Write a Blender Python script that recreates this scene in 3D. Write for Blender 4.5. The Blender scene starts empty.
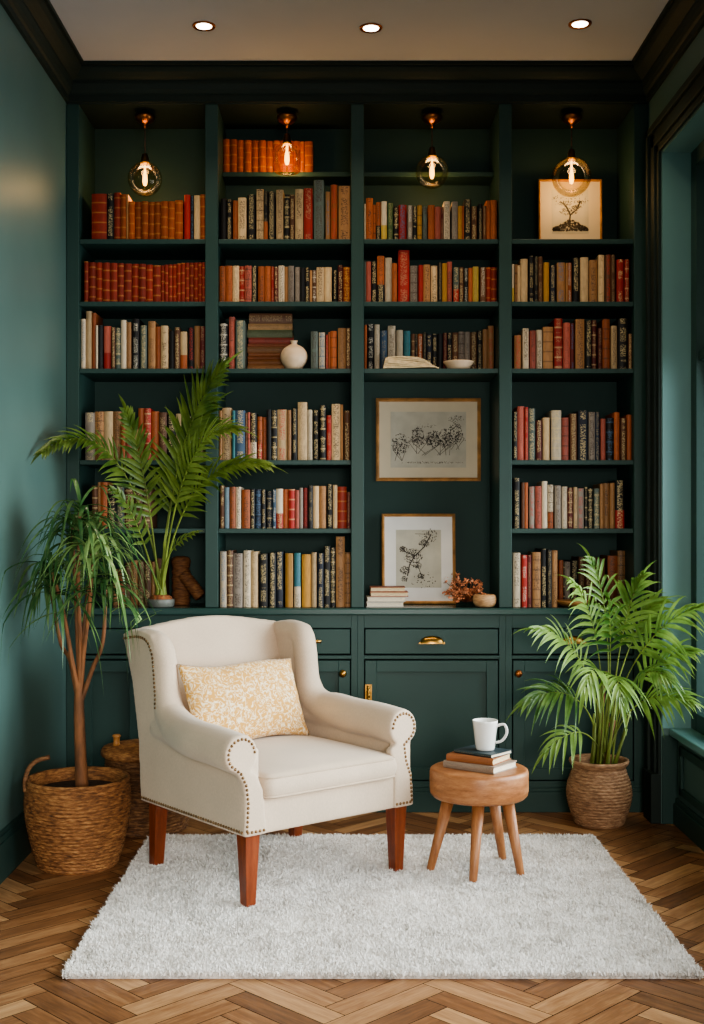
import bpy, bmesh, math, random
from mathutils import Vector, Matrix
from mathutils.bvhtree import BVHTree
random.seed(7)
PI = math.pi
sc = bpy.context.scene
col = sc.collection
F, CX, CY, CAMZ, CAMD = 1200.0, 345.0, 525.0, 1.2, 5.02
def wx(px, d): return (px - CX) * d / F
def wz(py, d): return CAMZ + (CY - py) * d / F
def lin(c):
    return tuple((x / 255 / 12.92) if x / 255 <= 0.04045 else ((x / 255 + 0.055) / 1.055) ** 2.4 for x in c)
def lin4(c): return lin(c) + (1.0,)

# ------------------------------------------------------------------ materials
def new_mat(name):
    m = bpy.data.materials.new(name); m.use_nodes = True
    nt = m.node_tree; b = nt.nodes['Principled BSDF']
    return m, nt, b
def nd(nt, t, **kw):
    n = nt.nodes.new(t)
    for k, v in kw.items():
        if k.startswith('i_'): n.inputs[int(k[2:])].default_value = v
        else: setattr(n, k, v)
    return n
def lk(nt, a, b): nt.links.new(a, b)
def math_n(nt, op, a, b=None, c=None):
    n = nt.nodes.new('ShaderNodeMath'); n.operation = op
    for i, s in enumerate((a, b, c)):
        if s is None: continue
        if isinstance(s, (int, float)): n.inputs[i].default_value = s
        else: nt.links.new(s, n.inputs[i])
    return n.outputs[0]
def mixc(nt, fac, a, b):
    n = nt.nodes.new('ShaderNodeMix'); n.data_type = 'RGBA'
    if isinstance(fac, (int, float)): n.inputs[0].default_value = fac
    else: nt.links.new(fac, n.inputs[0])
    for i, s in ((6, a), (7, b)):
        if isinstance(s, tuple): n.inputs[i].default_value = s
        else: nt.links.new(s, n.inputs[i])
    return n.outputs[2]
def noise(nt, vec, scale, detail=3, rough=.5):
    n = nt.nodes.new('ShaderNodeTexNoise'); n.inputs['Scale'].default_value = scale
    n.inputs['Detail'].default_value = detail; n.inputs['Roughness'].default_value = rough
    if vec is not None: nt.links.new(vec, n.inputs['Vector'])
    return n.outputs[0]
def coords(nt, scale=(1, 1, 1), kind='Object'):
    t = nt.nodes.new('ShaderNodeTexCoord'); m = nt.nodes.new('ShaderNodeMapping')
    m.inputs['Scale'].default_value = scale
    nt.links.new(t.outputs[kind], m.inputs['Vector'])
    return m.outputs[0]
def ramp(nt, fac, stops):
    r = nt.nodes.new('ShaderNodeValToRGB'); e = r.color_ramp.elements
    while len(e) < len(stops): e.new(0.5)
    for el, (p, c) in zip(e, stops): el.position = p; el.color = c
    nt.links.new(fac, r.inputs[0]); return r.outputs[0]
def bump(nt, b, h, strength=.2, dist=.002):
    n = nt.nodes.new('ShaderNodeBump'); n.inputs['Strength'].default_value = strength
    n.inputs['Distance'].default_value = dist
    nt.links.new(h, n.inputs['Height']); nt.links.new(n.outputs[0], b.inputs['Normal'])

def mottled(name, c, rough=.5, var=.12, scale=6, bscale=60, bstr=.08, bdist=.001, stretch=(1, 1, 1), metal=0, spec=.5):
    m, nt, b = new_mat(name)
    v = coords(nt, stretch)
    n = noise(nt, v, scale, 4)
    d = lin4([max(0, x * (1 - var)) for x in c]); l = lin4([min(255, x * (1 + var)) for x in c])
    lk(nt, ramp(nt, n, [(.3, d), (.7, l)]), b.inputs['Base Color'])
    b.inputs['Roughness'].default_value = rough; b.inputs['Metallic'].default_value = metal
    b.inputs['Specular IOR Level'].default_value = spec
    bump(nt, b, noise(nt, v, bscale, 3), bstr, bdist)
    return m

TEAL = (62, 92, 89)
M = {}
M['paint'] = mottled('cabinet_paint', (46, 71, 66), .45, .04, 3, 120, .05, .0006, spec=.3)
M['counter'] = mottled('counter_paint', (48, 74, 69), .2, .04, 3, 120, .03, .0004)
M['niche'] = mottled('niche_paint', (44, 68, 63), .6, .05, 3, 120, .05, .0006, spec=.25)
M['wall'] = mottled('wall_paint', (82, 108, 103), .42, .05, 1.6, 90, .06, .0008)
M['crown'] = mottled('crown_paint', (36, 47, 42), .55, .04, 3, 100, .04, .0006, spec=.25)
M['reveal'] = mottled('reveal_paint', (104, 144, 142), .4, .03, 2, 100, .04, .0006)
M['gap'] = mottled('shadow_gap', (10, 13, 13), .9)
M['ceil'] = mottled('ceiling_paint', (192, 191, 193), .9, .02, 2, 200, .04, .0005)
M['brass'] = mottled('aged_brass', (176, 134, 72), .3, .15, 20, 80, .1, .0006, metal=1)
M['copper'] = mottled('copper_rose', (150, 92, 54), .32, .15, 15, 60, .1, .0006, metal=1)
M['cord'] = mottled('cord_fabric', (70, 52, 40), .8, .2, 60, 300, .3, .001)
M['nail'] = mottled('nail_metal', (134, 108, 80), .35, .2, 60, 200, .05, .0003, metal=1)
M['ceramic'] = mottled('white_ceramic', (226, 224, 218), .22, .02, 4, 30, .02, .0004)
M['onion'] = mottled('cream_pottery', (226, 196, 164), .45, .06, 8, 80, .08, .0006)
M['papers'] = mottled('page_paper', (214, 190, 150), .85, .12, 60, 260, .3, .001, (1, 1, 8))
M['whitepage'] = mottled('clean_page_paper', (222, 208, 184), .85, .08, 60, 260, .3, .001, (1, 1, 10))
M['mat'] = mottled('mat_board', (232, 228, 222), .9, .02, 10)
M['mat_warm'] = mottled('cream_mat_board', (212, 198, 172), .9, .02, 10)
M['printpaper'] = mottled('print_paper', (190, 184, 168), .9, .06, 12)
M['ink'] = mottled('drawing_ink', (72, 66, 60), .9, .25, 60)
M['gold'] = mottled('gilt_frame', (176, 128, 78), .4, .18, 20, 120, .15, .0008, (1, 1, 1), .25)
M['soil'] = mottled('potting_soil', (52, 36, 26), .95, .4, 70, 90, .9, .008)
M['bark'] = mottled('cane_bark', (118, 78, 50), .75, .35, 30, 60, .6, .004, (1, 1, .25))
M['cane'] = mottled('green_cane', (120, 134, 62), .5, .25, 14, 60, .1, .001, (1, 1, .3))
M['sheath'] = mottled('brown_cane', (126, 70, 36), .6, .3, 14, 60, .2, .001, (1, 1, .3))
M['dryflower'] = mottled('dried_petal', (184, 118, 82), .8, .35, 40, 60, .2, .001)
M['darktop'] = mottled('dark_teal_cover', (52, 70, 74), .35, .1, 12)

def wood(name, c1, c2, c3, rough=.4, sc_=(1, 1, 1), freq=9, bstr=.1, coat=0):
    m, nt, b = new_mat(name)
    v = coords(nt, sc_)
    n1 = noise(nt, v, freq, 6, .6)
    n2 = noise(nt, v, freq * 7, 3, .6)
    f = math_n(nt, 'ADD', math_n(nt, 'MULTIPLY', n1, .75), math_n(nt, 'MULTIPLY', n2, .25))
    lk(nt, ramp(nt, f, [(.32, lin4(c1)), (.5, lin4(c2)), (.68, lin4(c3))]), b.inputs['Base Color'])
    b.inputs['Roughness'].default_value = rough; b.inputs['Coat Weight'].default_value = coat
    bump(nt, b, f, bstr, .001)
    return m
M['legwood'] = wood('leg_wood', (96, 44, 24), (124, 60, 34), (146, 76, 44), .35, (8, 8, 1), 6)
M['stoolwood'] = wood('stool_wood', (124, 76, 44), (158, 104, 64), (182, 130, 86), .42, (2, 2, 9), 7)
M['stoolleg'] = wood('stool_leg_wood', (128, 80, 48), (160, 106, 66), (184, 130, 86), .42, (9, 9, 1), 6)
M['bowlwood'] = wood('bowl_wood', (140, 92, 48), (178, 124, 70), (198, 146, 90), .5, (2, 8, 2), 8)

def weave(name, c1, c2, c3, ring=1.0, bd=.004):
    m, nt, b = new_mat(name)
    v = coords(nt, (1, 1, 1))
    n1 = noise(nt, coords(nt, (1, 1, 5)), 34, 4, .65)
    n2 = noise(nt, v, 6, 3)
    f = math_n(nt, 'ADD', math_n(nt, 'MULTIPLY', n1, .8), math_n(nt, 'MULTIPLY', n2, .25))
    lk(nt, ramp(nt, f, [(.36, lin4(c1)), (.53, lin4(c2)), (.7, lin4(c3))]), b.inputs['Base Color'])
    b.inputs['Roughness'].default_value = .75
    bump(nt, b, n1, .8, bd)
    return m
M['basket'] = weave('seagrass_weave', (70, 40, 20), (142, 94, 54), (190, 140, 88))
M['basket_dark'] = weave('dark_seagrass_weave', (58, 36, 22), (118, 80, 50), (164, 122, 80))
M['urn'] = weave('coiled_urn_weave', (104, 74, 52), (160, 122, 90), (196, 160, 124), bd=.003)
M['rattan'] = weave('rattan_weave', (64, 36, 18), (116, 72, 38), (150, 102, 60))
M['lightweave'] = weave('pale_weave', (150, 108, 70), (196, 152, 108), (220, 184, 142))

def fabric(name, c, var=.05, bscale=420, rough=.95):
    m, nt, b = new_mat(name)
    v = coords(nt)
    n = noise(nt, v, 5, 4); n2 = noise(nt, coords(nt, (1, 1, .3)), bscale, 2)
    f = math_n(nt, 'ADD', math_n(nt, 'MULTIPLY', n, .5), math_n(nt, 'MULTIPLY', n2, .5))
    lk(nt, ramp(nt, f, [(.35, lin4([x * (1 - var) for x in c])), (.65, lin4([min(255, x * (1 + var)) for x in c]))]), b.inputs['Base Color'])
    b.inputs['Roughness'].default_value = rough
    b.inputs['Sheen Weight'].default_value = .25; b.inputs['Sheen Roughness'].default_value = .5
    b.inputs['Specular IOR Level'].default_value = .2
    bump(nt, b, f, .25, .0015)
    return m
M['linen'] = fabric('linen', (200, 180, 158), .045)
M['piping'] = fabric('linen_piping', (192, 172, 150), .05)

# damask pillow
m, nt, b = new_mat('damask')
v = coords(nt)
w = nt.nodes.new('ShaderNodeTexNoise'); w.inputs['Scale'].default_value = 30; w.inputs['Detail'].default_value = 4; w.inputs['Distortion'].default_value = 2.2
lk(nt, v, w.inputs['Vector'])
band = math_n(nt, 'ABSOLUTE', math_n(nt, 'SUBTRACT', w.outputs[0], .5))
n2 = noise(nt, v, 90, 2)
s_ = math_n(nt, 'ADD', band, math_n(nt, 'MULTIPLY', math_n(nt, 'SUBTRACT', n2, .5), .16))
lk(nt, ramp(nt, s_, [(.006, lin4((238, 222, 190))), (.06, lin4((206, 154, 74)))]), b.inputs['Base Color'])
b.inputs['Roughness'].default_value = .85; b.inputs['Sheen Weight'].default_value = .2
bump(nt, b, s_, .25, .002)
M['damask'] = m

# rug pile
m, nt, b = new_mat('rug_pile')
v = coords(nt); n = noise(nt, v, 9, 4, .7); n2 = noise(nt, v, 120, 2)
f = math_n(nt, 'ADD', math_n(nt, 'MULTIPLY', n, .5), math_n(nt, 'MULTIPLY', n2, .5))
lk(nt, ramp(nt, f, [(.33, lin4((196, 189, 180))), (.56, lin4((244, 240, 235)))]), b.inputs['Base Color'])
b.inputs['Roughness'].default_value = 1; b.inputs['Sheen Weight'].default_value = .3; b.inputs['Specular IOR Level'].default_value = .1
M['rug'] = m

# leaves
def leaf_mat(name, c1, c2, rough=.38, trans=.25):
    m, nt, b = new_mat(name)
    oi = nt.nodes.new('ShaderNodeObjectInfo'); v = coords(nt)
    f = math_n(nt, 'ADD', math_n(nt, 'MULTIPLY', noise(nt, v, 14, 3), .8), math_n(nt, 'MULTIPLY', math_n(nt, 'SUBTRACT', oi.outputs['Random'], .5), .35))
    c = ramp(nt, f, [(.2, lin4(c1)), (.65, lin4(c2))])
    lk(nt, c, b.inputs['Base Color']); b.inputs['Roughness'].default_value = rough
    tr = nt.nodes.new('ShaderNodeBsdfTranslucent'); lk(nt, c, tr.inputs['Color'])
    mx = nt.nodes.new('ShaderNodeMixShader'); mx.inputs[0].default_value = trans
    lk(nt, b.outputs[0], mx.inputs[1]); lk(nt, tr.outputs[0], mx.inputs[2])
    lk(nt, mx.outputs[0], nt.nodes['Material Output'].inputs['Surface'])
    return m
M['palmleaf'] = leaf_mat('palm_leaf', (70, 98, 40), (156, 176, 88), .36)
M['arecaleaf'] = leaf_mat('areca_leaf', (60, 98, 40), (146, 176, 90), .3, .3)
M['dracaena'] = leaf_mat('dracaena_leaf', (60, 96, 54), (150, 178, 110), .26)

# glass
def glass(name, tint, refl=.12):
    m, nt, b = new_mat(name)
    nt.nodes.remove(b)
    t = nt.nodes.new('ShaderNodeBsdfTransparent'); t.inputs[0].default_value = tint
    g = nt.nodes.new('ShaderNodeBsdfGlossy'); g.inputs['Roughness'].default_value = .03
    lw = nt.nodes.new('ShaderNodeLayerWeight'); lw.inputs[0].default_value = .35
    mx = nt.nodes.new('ShaderNodeMixShader')
    lk(nt, math_n(nt, 'MULTIPLY', lw.outputs['Fresnel'], refl * 4), mx.inputs[0])
    lk(nt, t.outputs[0], mx.inputs[1]); lk(nt, g.outputs[0], mx.inputs[2])
    lk(nt, mx.outputs[0], nt.nodes['Material Output'].inputs['Surface'])
    return m
M['amber'] = glass('amber_glass', (.95, .86, .68, 1), .12)
M['pane'] = glass('window_pane', (.95, .98, .98, 1), .08)
M['clear'] = glass('clear_glass', (.92, .96, .94, 1), .1)
def emit(name, c, s):
    m, nt, b = new_mat(name)
    b.inputs['Base Color'].default_value = (0, 0, 0, 1)
    b.inputs['Emission Color'].default_value = c + (1,); b.inputs['Emission Strength'].default_value = s
    return m
M['filament'] = emit('glowing_filament', (1, .6, .18), 16)
M['bulbglow'] = emit('bulb_core', (1, .55, .13), 4.5)
M['downglow'] = emit('downlight_diffuser', (1, .88, .72), 8)

# book cover: colours come from per-face attributes
m, nt, b = new_mat('book_cover')
ab = nd(nt, 'ShaderNodeAttribute', attribute_name='base'); ai = nd(nt, 'ShaderNodeAttribute', attribute_name='ink'); ap = nd(nt, 'ShaderNodeAttribute', attribute_name='par')
uvn = nt.nodes.new('ShaderNodeUVMap'); uvn.uv_map = 'UVMap'
sp = nt.nodes.new('ShaderNodeSeparateXYZ'); lk(nt, uvn.outputs[0], sp.inputs[0])
pr = nt.nodes.new('ShaderNodeSeparateColor'); lk(nt, ap.outputs['Color'], pr.inputs[0])
U, V = sp.outputs[0], sp.outputs[1]
def comb(x, y, z):
    c = nt.nodes.new('ShaderNodeCombineXYZ')
    for i, s in enumerate((x, y, z)):
        if isinstance(s, (int, float)): c.inputs[i].default_value = s
        else: lk(nt, s, c.inputs[i])
    return c.outputs[0]
rz = math_n(nt, 'MULTIPLY', pr.outputs[2], 97)
nz = noise(nt, comb(math_n(nt, 'MULTIPLY', U, 6.5), math_n(nt, 'MULTIPLY', V, 330), rz), 1, 2, .6)
big = noise(nt, comb(0.3, math_n(nt, 'MULTIPLY', V, 24), rz), 1, 1)
inn = math_n(nt, 'LESS_THAN', math_n(nt, 'ABSOLUTE', math_n(nt, 'SUBTRACT', U, .5)), .3)
txt = math_n(nt, 'MULTIPLY', math_n(nt, 'MULTIPLY', math_n(nt, 'MULTIPLY', math_n(nt, 'SMOOTHSTEP' if False else 'GREATER_THAN', nz, .53), .8), math_n(nt, 'GREATER_THAN', big, .4)), inn)
txt = math_n(nt, 'MULTIPLY', txt, pr.outputs[0])
fr = math_n(nt, 'FRACT', math_n(nt, 'ADD', math_n(nt, 'MULTIPLY', V, 24), pr.outputs[2]))
bnd = math_n(nt, 'MULTIPLY', math_n(nt, 'GREATER_THAN', math_n(nt, 'ABSOLUTE', math_n(nt, 'SUBTRACT', fr, .5)), .43), pr.outputs[1])
gr = noise(nt, comb(math_n(nt, 'MULTIPLY', U, 4), math_n(nt, 'MULTIPLY', V, 30), rz), 1, 3, .6)
c0 = mixc(nt, math_n(nt, 'MULTIPLY', math_n(nt, 'SUBTRACT', 1, gr), .55), ab.outputs['Color'], (0.01, 0.008, 0.006, 1))
c1 = mixc(nt, math_n(nt, 'MINIMUM', math_n(nt, 'ADD', txt, bnd), 1.0), c0, ai.outputs['Color'])
lk(nt, c1, b.inputs['Base Color']); b.inputs['Roughness'].default_value = .5
b.inputs['Specular IOR Level'].default_value = .35
M['book'] = m

# parquet planks
m, nt, b = new_mat('oak_parquet')
at = nd(nt, 'ShaderNodeAttribute', attribute_name='par'); pr = nt.nodes.new('ShaderNodeSeparateColor'); lk(nt, at.outputs['Color'], pr.inputs[0])
uvn = nt.nodes.new('ShaderNodeUVMap'); uvn.uv_map = 'UVMap'
sp = nt.nodes.new('ShaderNodeSeparateXYZ'); lk(nt, uvn.outputs[0], sp.inputs[0])
def comb2(x, y, z):
    c = nt.nodes.new('ShaderNodeCombineXYZ')
    for i, s in enumerate((x, y, z)): lk(nt, s, c.inputs[i])
    return c.outputs[0]
vv = comb2(math_n(nt, 'MULTIPLY', sp.outputs[0], 5), math_n(nt, 'MULTIPLY', sp.outputs[1], 60), math_n(nt, 'MULTIPLY', pr.outputs[1], 90))
g1 = noise(nt, vv, 1.0, 6, .65)
g2 = noise(nt, vv, 4.0, 3, .6)
f = math_n(nt, 'ADD', math_n(nt, 'ADD', math_n(nt, 'MULTIPLY', g1, .6), math_n(nt, 'MULTIPLY', g2, .2)), math_n(nt, 'MULTIPLY', pr.outputs[0], .38))
lk(nt, ramp(nt, f, [(.3, lin4((84, 54, 34))), (.55, lin4((138, 94, 60))), (.85, lin4((194, 150, 106)))]), b.inputs['Base Color'])
lk(nt, math_n(nt, 'ADD', math_n(nt, 'MULTIPLY', g2, .2), .3), b.inputs['Roughness'])
bump(nt, b, g1, .12, .001)
M['parquet'] = m

# ------------------------------------------------------------------ mesh builder
class MB:
    def __init__(s):
        s.v = []; s.f = []; s.mi = []; s.sm = []; s.uv = []; s.at = {}
    def face(s, idx, mi=0, sm=False, uv=None, **at):
        s.f.append(tuple(idx)); s.mi.append(mi); s.sm.append(sm); s.uv.append(uv)
        n = len(s.f)
        for k, val in at.items():
            s.at.setdefault(k, []).extend([(0, 0, 0, 1)] * (n - 1 - len(s.at.get(k, []))))
            s.at[k].append(val)
    def vert(s, *p):
        s.v.append(tuple(p)); return len(s.v) - 1
    def box(s, x0, x1, y0, y1, z0, z1, mi=0):
        b = len(s.v)
        for z in (z0, z1):
            for (x, y) in ((x0, y0), (x1, y0), (x1, y1), (x0, y1)): s.v.append((x, y, z))
        for q in ((3, 2, 1, 0), (4, 5, 6, 7), (0, 1, 5, 4), (1, 2, 6, 5), (2, 3, 7, 6), (3, 0, 4, 7)):
            s.face([b + i for i in q], mi)
    def lathe(s, prof, c=(0, 0, 0), n=48, mi=0, sm=True, mod=None, cap=True):
        b = len(s.v); k = len(prof)
        for i, (r, z) in enumerate(prof):
            for j in range(n):
                a = 2 * PI * j / n
                rr = r + (mod(i, j, r, z) if mod else 0)
                s.v.append((c[0] + rr * math.cos(a), c[1] + rr * math.sin(a), c[2] + z))
        for i in range(k - 1):
            for j in range(n):
                j2 = (j + 1) % n
                s.face((b + i * n + j, b + i * n + j2, b + (i + 1) * n + j2, b + (i + 1) * n + j), mi, sm)
        if cap:
            s.face([b + j for j in range(n - 1, -1, -1)], mi); s.face([b + (k - 1) * n + j for j in range(n)], mi)
    def tube(s, pts, rad, n=10, mi=0, cap=True, flat=None):
        pts = [Vector(p) for p in pts]; b = len(s.v); k = len(pts)
        if not hasattr(rad, '__len__'): rad = [rad] * k
        up = None
        for i, p in enumerate(pts):
            t = (pts[min(i + 1, k - 1)] - pts[max(i - 1, 0)])
            t = t.normalized() if t.length > 1e-9 else Vector((0, 0, 1))
            if up is None:
                up = t.orthogonal().normalized()
            up = (up - t * up.dot(t)); up = up.normalized() if up.length > 1e-6 else t.orthogonal().normalized()
            sd = t.cross(up)
            for j in range(n):
                a = 2 * PI * j / n
                q = p + (up * math.cos(a) + sd * math.sin(a)) * rad[i]
                s.v.append(tuple(q))
        for i in range(k - 1):
            for j in range(n):
                j2 = (j + 1) % n
                s.face((b + i * n + j, b + i * n + j2, b + (i + 1) * n + j2, b + (i + 1) * n + j), mi, True)
        if cap:
            s.face([b + j for j in range(n - 1, -1, -1)], mi); s.face([b + (k - 1) * n + j for j in range(n)], mi)
    def ball(s, c, r, n=10, m=6, mi=0, sc_=(1, 1, 1)):
        prof = [(max(1e-4, math.sin(PI * i / m)), -math.cos(PI * i / m)) for i in range(m + 1)]
        b = len(s.v)
        for (rr, z) in prof:
            for j in range(n):
                a = 2 * PI * j / n
                s.v.append((c[0] + r * rr * math.cos(a) * sc_[0], c[1] + r * rr * math.sin(a) * sc_[1], c[2] + r * z * sc_[2]))
        for i in range(m):
            for j in range(n):
                j2 = (j + 1) % n
                s.face((b + i * n + j, b + i * n + j2, b + (i + 1) * n + j2, b + (i + 1) * n + j), mi, True)
    def prism(s, poly, axis, a0, a1, mi=0):
        # poly: 2-D outline; axis 'x': (y,z), 'y': (x,z), 'z': (x,y)
        def mk(p, a):
            return {'x': (a, p[0], p[1]), 'y': (p[0], a, p[1]), 'z': (p[0], p[1], a)}[axis]
        b = len(s.v); n = len(poly)
        for a in (a0, a1):
            for p in poly: s.v.append(mk(p, a))
        s.face([b + i for i in range(n)], mi); s.face([b + n + i for i in range(n - 1, -1, -1)], mi)
        for i in range(n):
            j = (i + 1) % n
            s.face((b + i, b + n + i, b + n + j, b + j), mi)
    def mesh(s, name):
        me = bpy.data.meshes.new(name)
        me.from_pydata(s.v, [], s.f)
        me.polygons.foreach_set('material_index', s.mi)
        me.polygons.foreach_set('use_smooth', s.sm)
        if any(u is not None for u in s.uv):
            l = me.uv_layers.new(name='UVMap'); fl = []
            for fc, u in zip(s.f, s.uv):
                for q in (u if u is not None else [(0.5, 0)] * len(fc)): fl += list(q)
            l.data.foreach_set('uv', fl)
        for k, vals in s.at.items():
            vals = vals + [(0, 0, 0, 1)] * (len(s.f) - len(vals))
            a = me.attributes.new(k, 'FLOAT_COLOR', 'FACE')
            a.data.foreach_set('color', [x for vv in vals for x in vv])
        me.update()
        return me
    def build(s, name, mats, parent=None, fix=True, bevel=None, loc=None):
        me = s.mesh(name)
        if fix:
            bm = bmesh.new(); bm.from_mesh(me); bmesh.ops.recalc_face_normals(bm, faces=bm.faces); bm.to_mesh(me); bm.free()
        for mm in (mats if isinstance(mats, (list, tuple)) else [mats]): me.materials.append(mm)
        o = bpy.data.objects.new(name, me); col.objects.link(o)
        if parent: o.parent = parent
        if loc: o.location = loc
        if bevel:
            md = o.modifiers.new('soft_edge', 'BEVEL'); md.width = bevel; md.segments = 2; md.limit_method = 'ANGLE'; md.angle_limit = math.radians(50)
        return o
def tag(o, label=None, cat=None, group=None, kind=None):
    if label: o['label'] = label
    if cat: o['category'] = cat
    if group: o['group'] = group
    if kind: o['kind'] = kind
    return o
def empty(name, loc=(0, 0, 0), rz=0):
    o = bpy.data.objects.new(name, None); col.objects.link(o); o.location = loc; o.rotation_euler = (0, 0, rz); o.empty_display_size = .05
    return o
def thing(name, label, cat, loc=(0, 0, 0), rz=0, group=None):
    return tag(empty(name, loc, rz), label, cat, group)
def bx(name, dims, mat, parent=None, bevel=None):
    mb = MB(); mb.box(*dims); return mb.build(name, mat, parent, False, bevel)
def struct(o): o['kind'] = 'structure'; return o

# ------------------------------------------------------------------ the setting
XL, XR, ZC = -1.167, 1.27, 3.106
YN = -6.6           # how far the room runs towards the camera and past it
# floor: herringbone planks, one mesh
W_, L_ = .072, .36
mb = MB()
mb.box(XL - .1, 2.0, YN, .4, -.05, -.004, 1)
c45 = math.cos(PI / 4)
rf = random.Random(3)
def plank(x0, y0, lx, ly):
    g = .0012; pts = []
    for (x, y) in ((x0 + g, y0 + g), (x0 + lx - g, y0 + g), (x0 + lx - g, y0 + ly - g), (x0 + g, y0 + ly - g)):
        pts.append(((x - y) * c45, (x + y) * c45 - 3))
    cxm = sum(p[0] for p in pts) / 4; cym = sum(p[1] for p in pts) / 4
    if not (XL - .3 < cxm < 1.7 and -5.4 < cym < .3): return
    i = [mb.vert(p[0], p[1], 0) for p in pts]
    L = max(lx, ly); W = min(lx, ly)
    uv = [(0, 0), (L, 0), (L, W), (0, W)] if lx > ly else [(0, 0), (0, W), (L, W), (L, 0)]
    r = rf.random()
    mb.face(i, 0, False, uv, par=(r, rf.random(), 0, 1))
for k in range(-80, 80):
    for m_ in range(-14, 15):
        plank(k * W_ + m_ * L_, k * W_ - m_ * L_, L_, W_)
        plank(k * W_ + L_ + m_ * L_, (k + 1) * W_ - L_ - m_ * L_, W_, L_)
fl = mb.build('floor', [M['parquet'], M['gap']]); struct(fl)
# clip the planks under the walls is not needed: walls stand over them
struct(bx('ceiling', (XL - .1, 2.0, YN, .45, ZC, ZC + .08), M['ceil']))
struct(bx('wall_left', (XL - .1, XL, YN, .45, -.02, ZC), M['wall']))
struct(bx('wall_back', (XL - .1, XR + .3, .36, .45, -.02, ZC), M['niche']))
# right wall with a deep window bay
WY0, WY1, WZ0, WZ1 = -.20, -3.6, .385, 2.70
XB, XP = 1.40, 1.336
mb = MB()
mb.box(XR, 1.5, WY0 + .001, .45, -.02, ZC)
mb.box(XR, 1.5, WY1, WY0 + .001, WZ1, ZC)
mb.box(XR, 1.5, YN, WY1, -.02, ZC)
mb.box(XP, 1.5, WY1, WY0 + .001, -.02, WZ0 - .03)
wr = struct(mb.build('wall_right', M['wall'], None, False))
# reveal lining in a lighter paint
mb = MB()
mb.box(XR + .004, XB + .1, WY0 - .006, WY0, WZ0 - .001, WZ1)
mb.box(XR + .004, XB + .1, WY1, WY0 - .006, WZ1 - .006, WZ1)
struct(mb.build('trim_4', M['reveal'], None, False))
# panelling under the seat
mb = MB()
for (a, b_) in ((-.26, -.98), (-1.06, -1.9), (-1.98, -2.8), (-2.88, -3.55)):
    for (y0, y1, z0, z1) in ((a, b_, .29, .325), (a, b_, .13, .16)):
        mb.box(XP - .012, XP, y1, y0, z0, z1)
    mb.box(XP - .012, XP, a - .03, a, .13, .325); mb.box(XP - .012, XP, b_, b_ + .03, .13, .325)
mb.box(XR + .003, XP + .01, WY0 - .008, WY0, 0, WZ0 - .03)  # darker jamb facing, its colour standing in for shade under the seat board
struct(mb.build('trim_6', M['paint'], None, False, .003))
mb = MB()
mb.box(XP - .02, XP, WY1, WY0, 0, .085); mb.box(XP - .012, XP, WY1, WY0, .085, .105)
struct(mb.build('baseboard_right', M['paint'], None, False, .003))
# window casing on the wall face
mb = MB()
cw = .115
for (o0, o1, dx) in ((0, .03, .012), (.03, .085, .022), (.085, cw, .034)):
    mb.box(XR - dx, XR, WY0 + o0, WY0 + o1, 0, WZ1 + o1)
    mb.box(XR - dx, XR, WY1, WY0 + o1, WZ1 + o0, WZ1 + o1)
mb.box(XR - .042, XR, WY0 - .002, WY0 + cw + .006, 0, .2)
struct(mb.build('trim_5', M['crown'], None, False, .003))
# window: frame, glazing, seat board
win = empty('window_1', (0, 0, 0)); struct(win)
mb = MB()
mb.box(XB - .012, XB + .05, WY0 - .075, WY0 - .006, WZ0, WZ1 - .006)
mb.box(XB - .012, XB + .05, WY1, WY1 + .07, WZ0, WZ1 - .006)
mb.box(XB - .012, XB + .05, WY1 + .07, WY0 - .075, WZ1 - .076, WZ1 - .006)
mb.box(XB - .012, XB + .05, WY1 + .07, WY0 - .075, WZ0, WZ0 + .07)
for k in range(1, 4):
    y = WY0 + (WY1 - WY0) * k / 4
    mb.box(XB, XB + .04, y - .022, y + .022, WZ0 + .07, WZ1 - .076)
mb.box(XB, XB + .04, WY1 + .07, WY0 - .075, 1.85, 1.89)
mb.build('window_frame', M['paint'], win, False, .003)
bx('window_pane', (XB + .018, XB + .022, WY1 + .07, WY0 - .075, WZ0 + .07, WZ1 - .076), M['pane'], win)
bx('window_seat', (1.30, XB + .05, WY1, WY0 - .006, WZ0 - .03, WZ0), M['reveal'], win, .006)
# crown moulding
prof = [(0, 2.966), (.014, 2.966), (.014, 2.992), (.022, 2.998), (.03, 3.012), (.034, 3.03), (.036, 3.034), (.036, 3.046), (.052, 3.056), (.07, 3.07), (.082, 3.085), (.082, 3.092), (.094, 3.092), (.094, ZC)]
def sweep(name, p0, p1, out, mit0, mit1):
    mb = MB(); n = len(prof)
    ax = Vector(p1) - Vector(p0); ax.normalize(); o = Vector(out)
    for (P, mt, sg) in ((p0, mit0, 1), (p1, mit1, -1)):
        for (d, z) in prof:
            q = Vector(P) + o * d + ax * (sg * d * mt)
            mb.v.append((q.x, q.y, z))
    for i in range(n - 1): mb.face((i, i + 1, n + i + 1, n + i))
    return struct(mb.build(name, M['crown']))
sweep('trim_1', (XL, 0, 0), (XR, 0, 0), (0, -1, 0), 1, 1)
sweep('trim_2', (XL, YN, 0), (XL, 0, 0), (1, 0, 0), 0, 1)
sweep('trim_3', (XR, YN, 0), (XR, 0, 0), (-1, 0, 0), 0, 1)
mb = MB()
mb.box(XL, XL + .018, YN, 0, 0, .13); mb.box(XL, XL + .012, YN, 0, .13, .15); mb.box(XL, XL + .007, YN, 0, .15, .165)
struct(mb.build('baseboard_left', M['paint'], None, False, .002))

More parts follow.
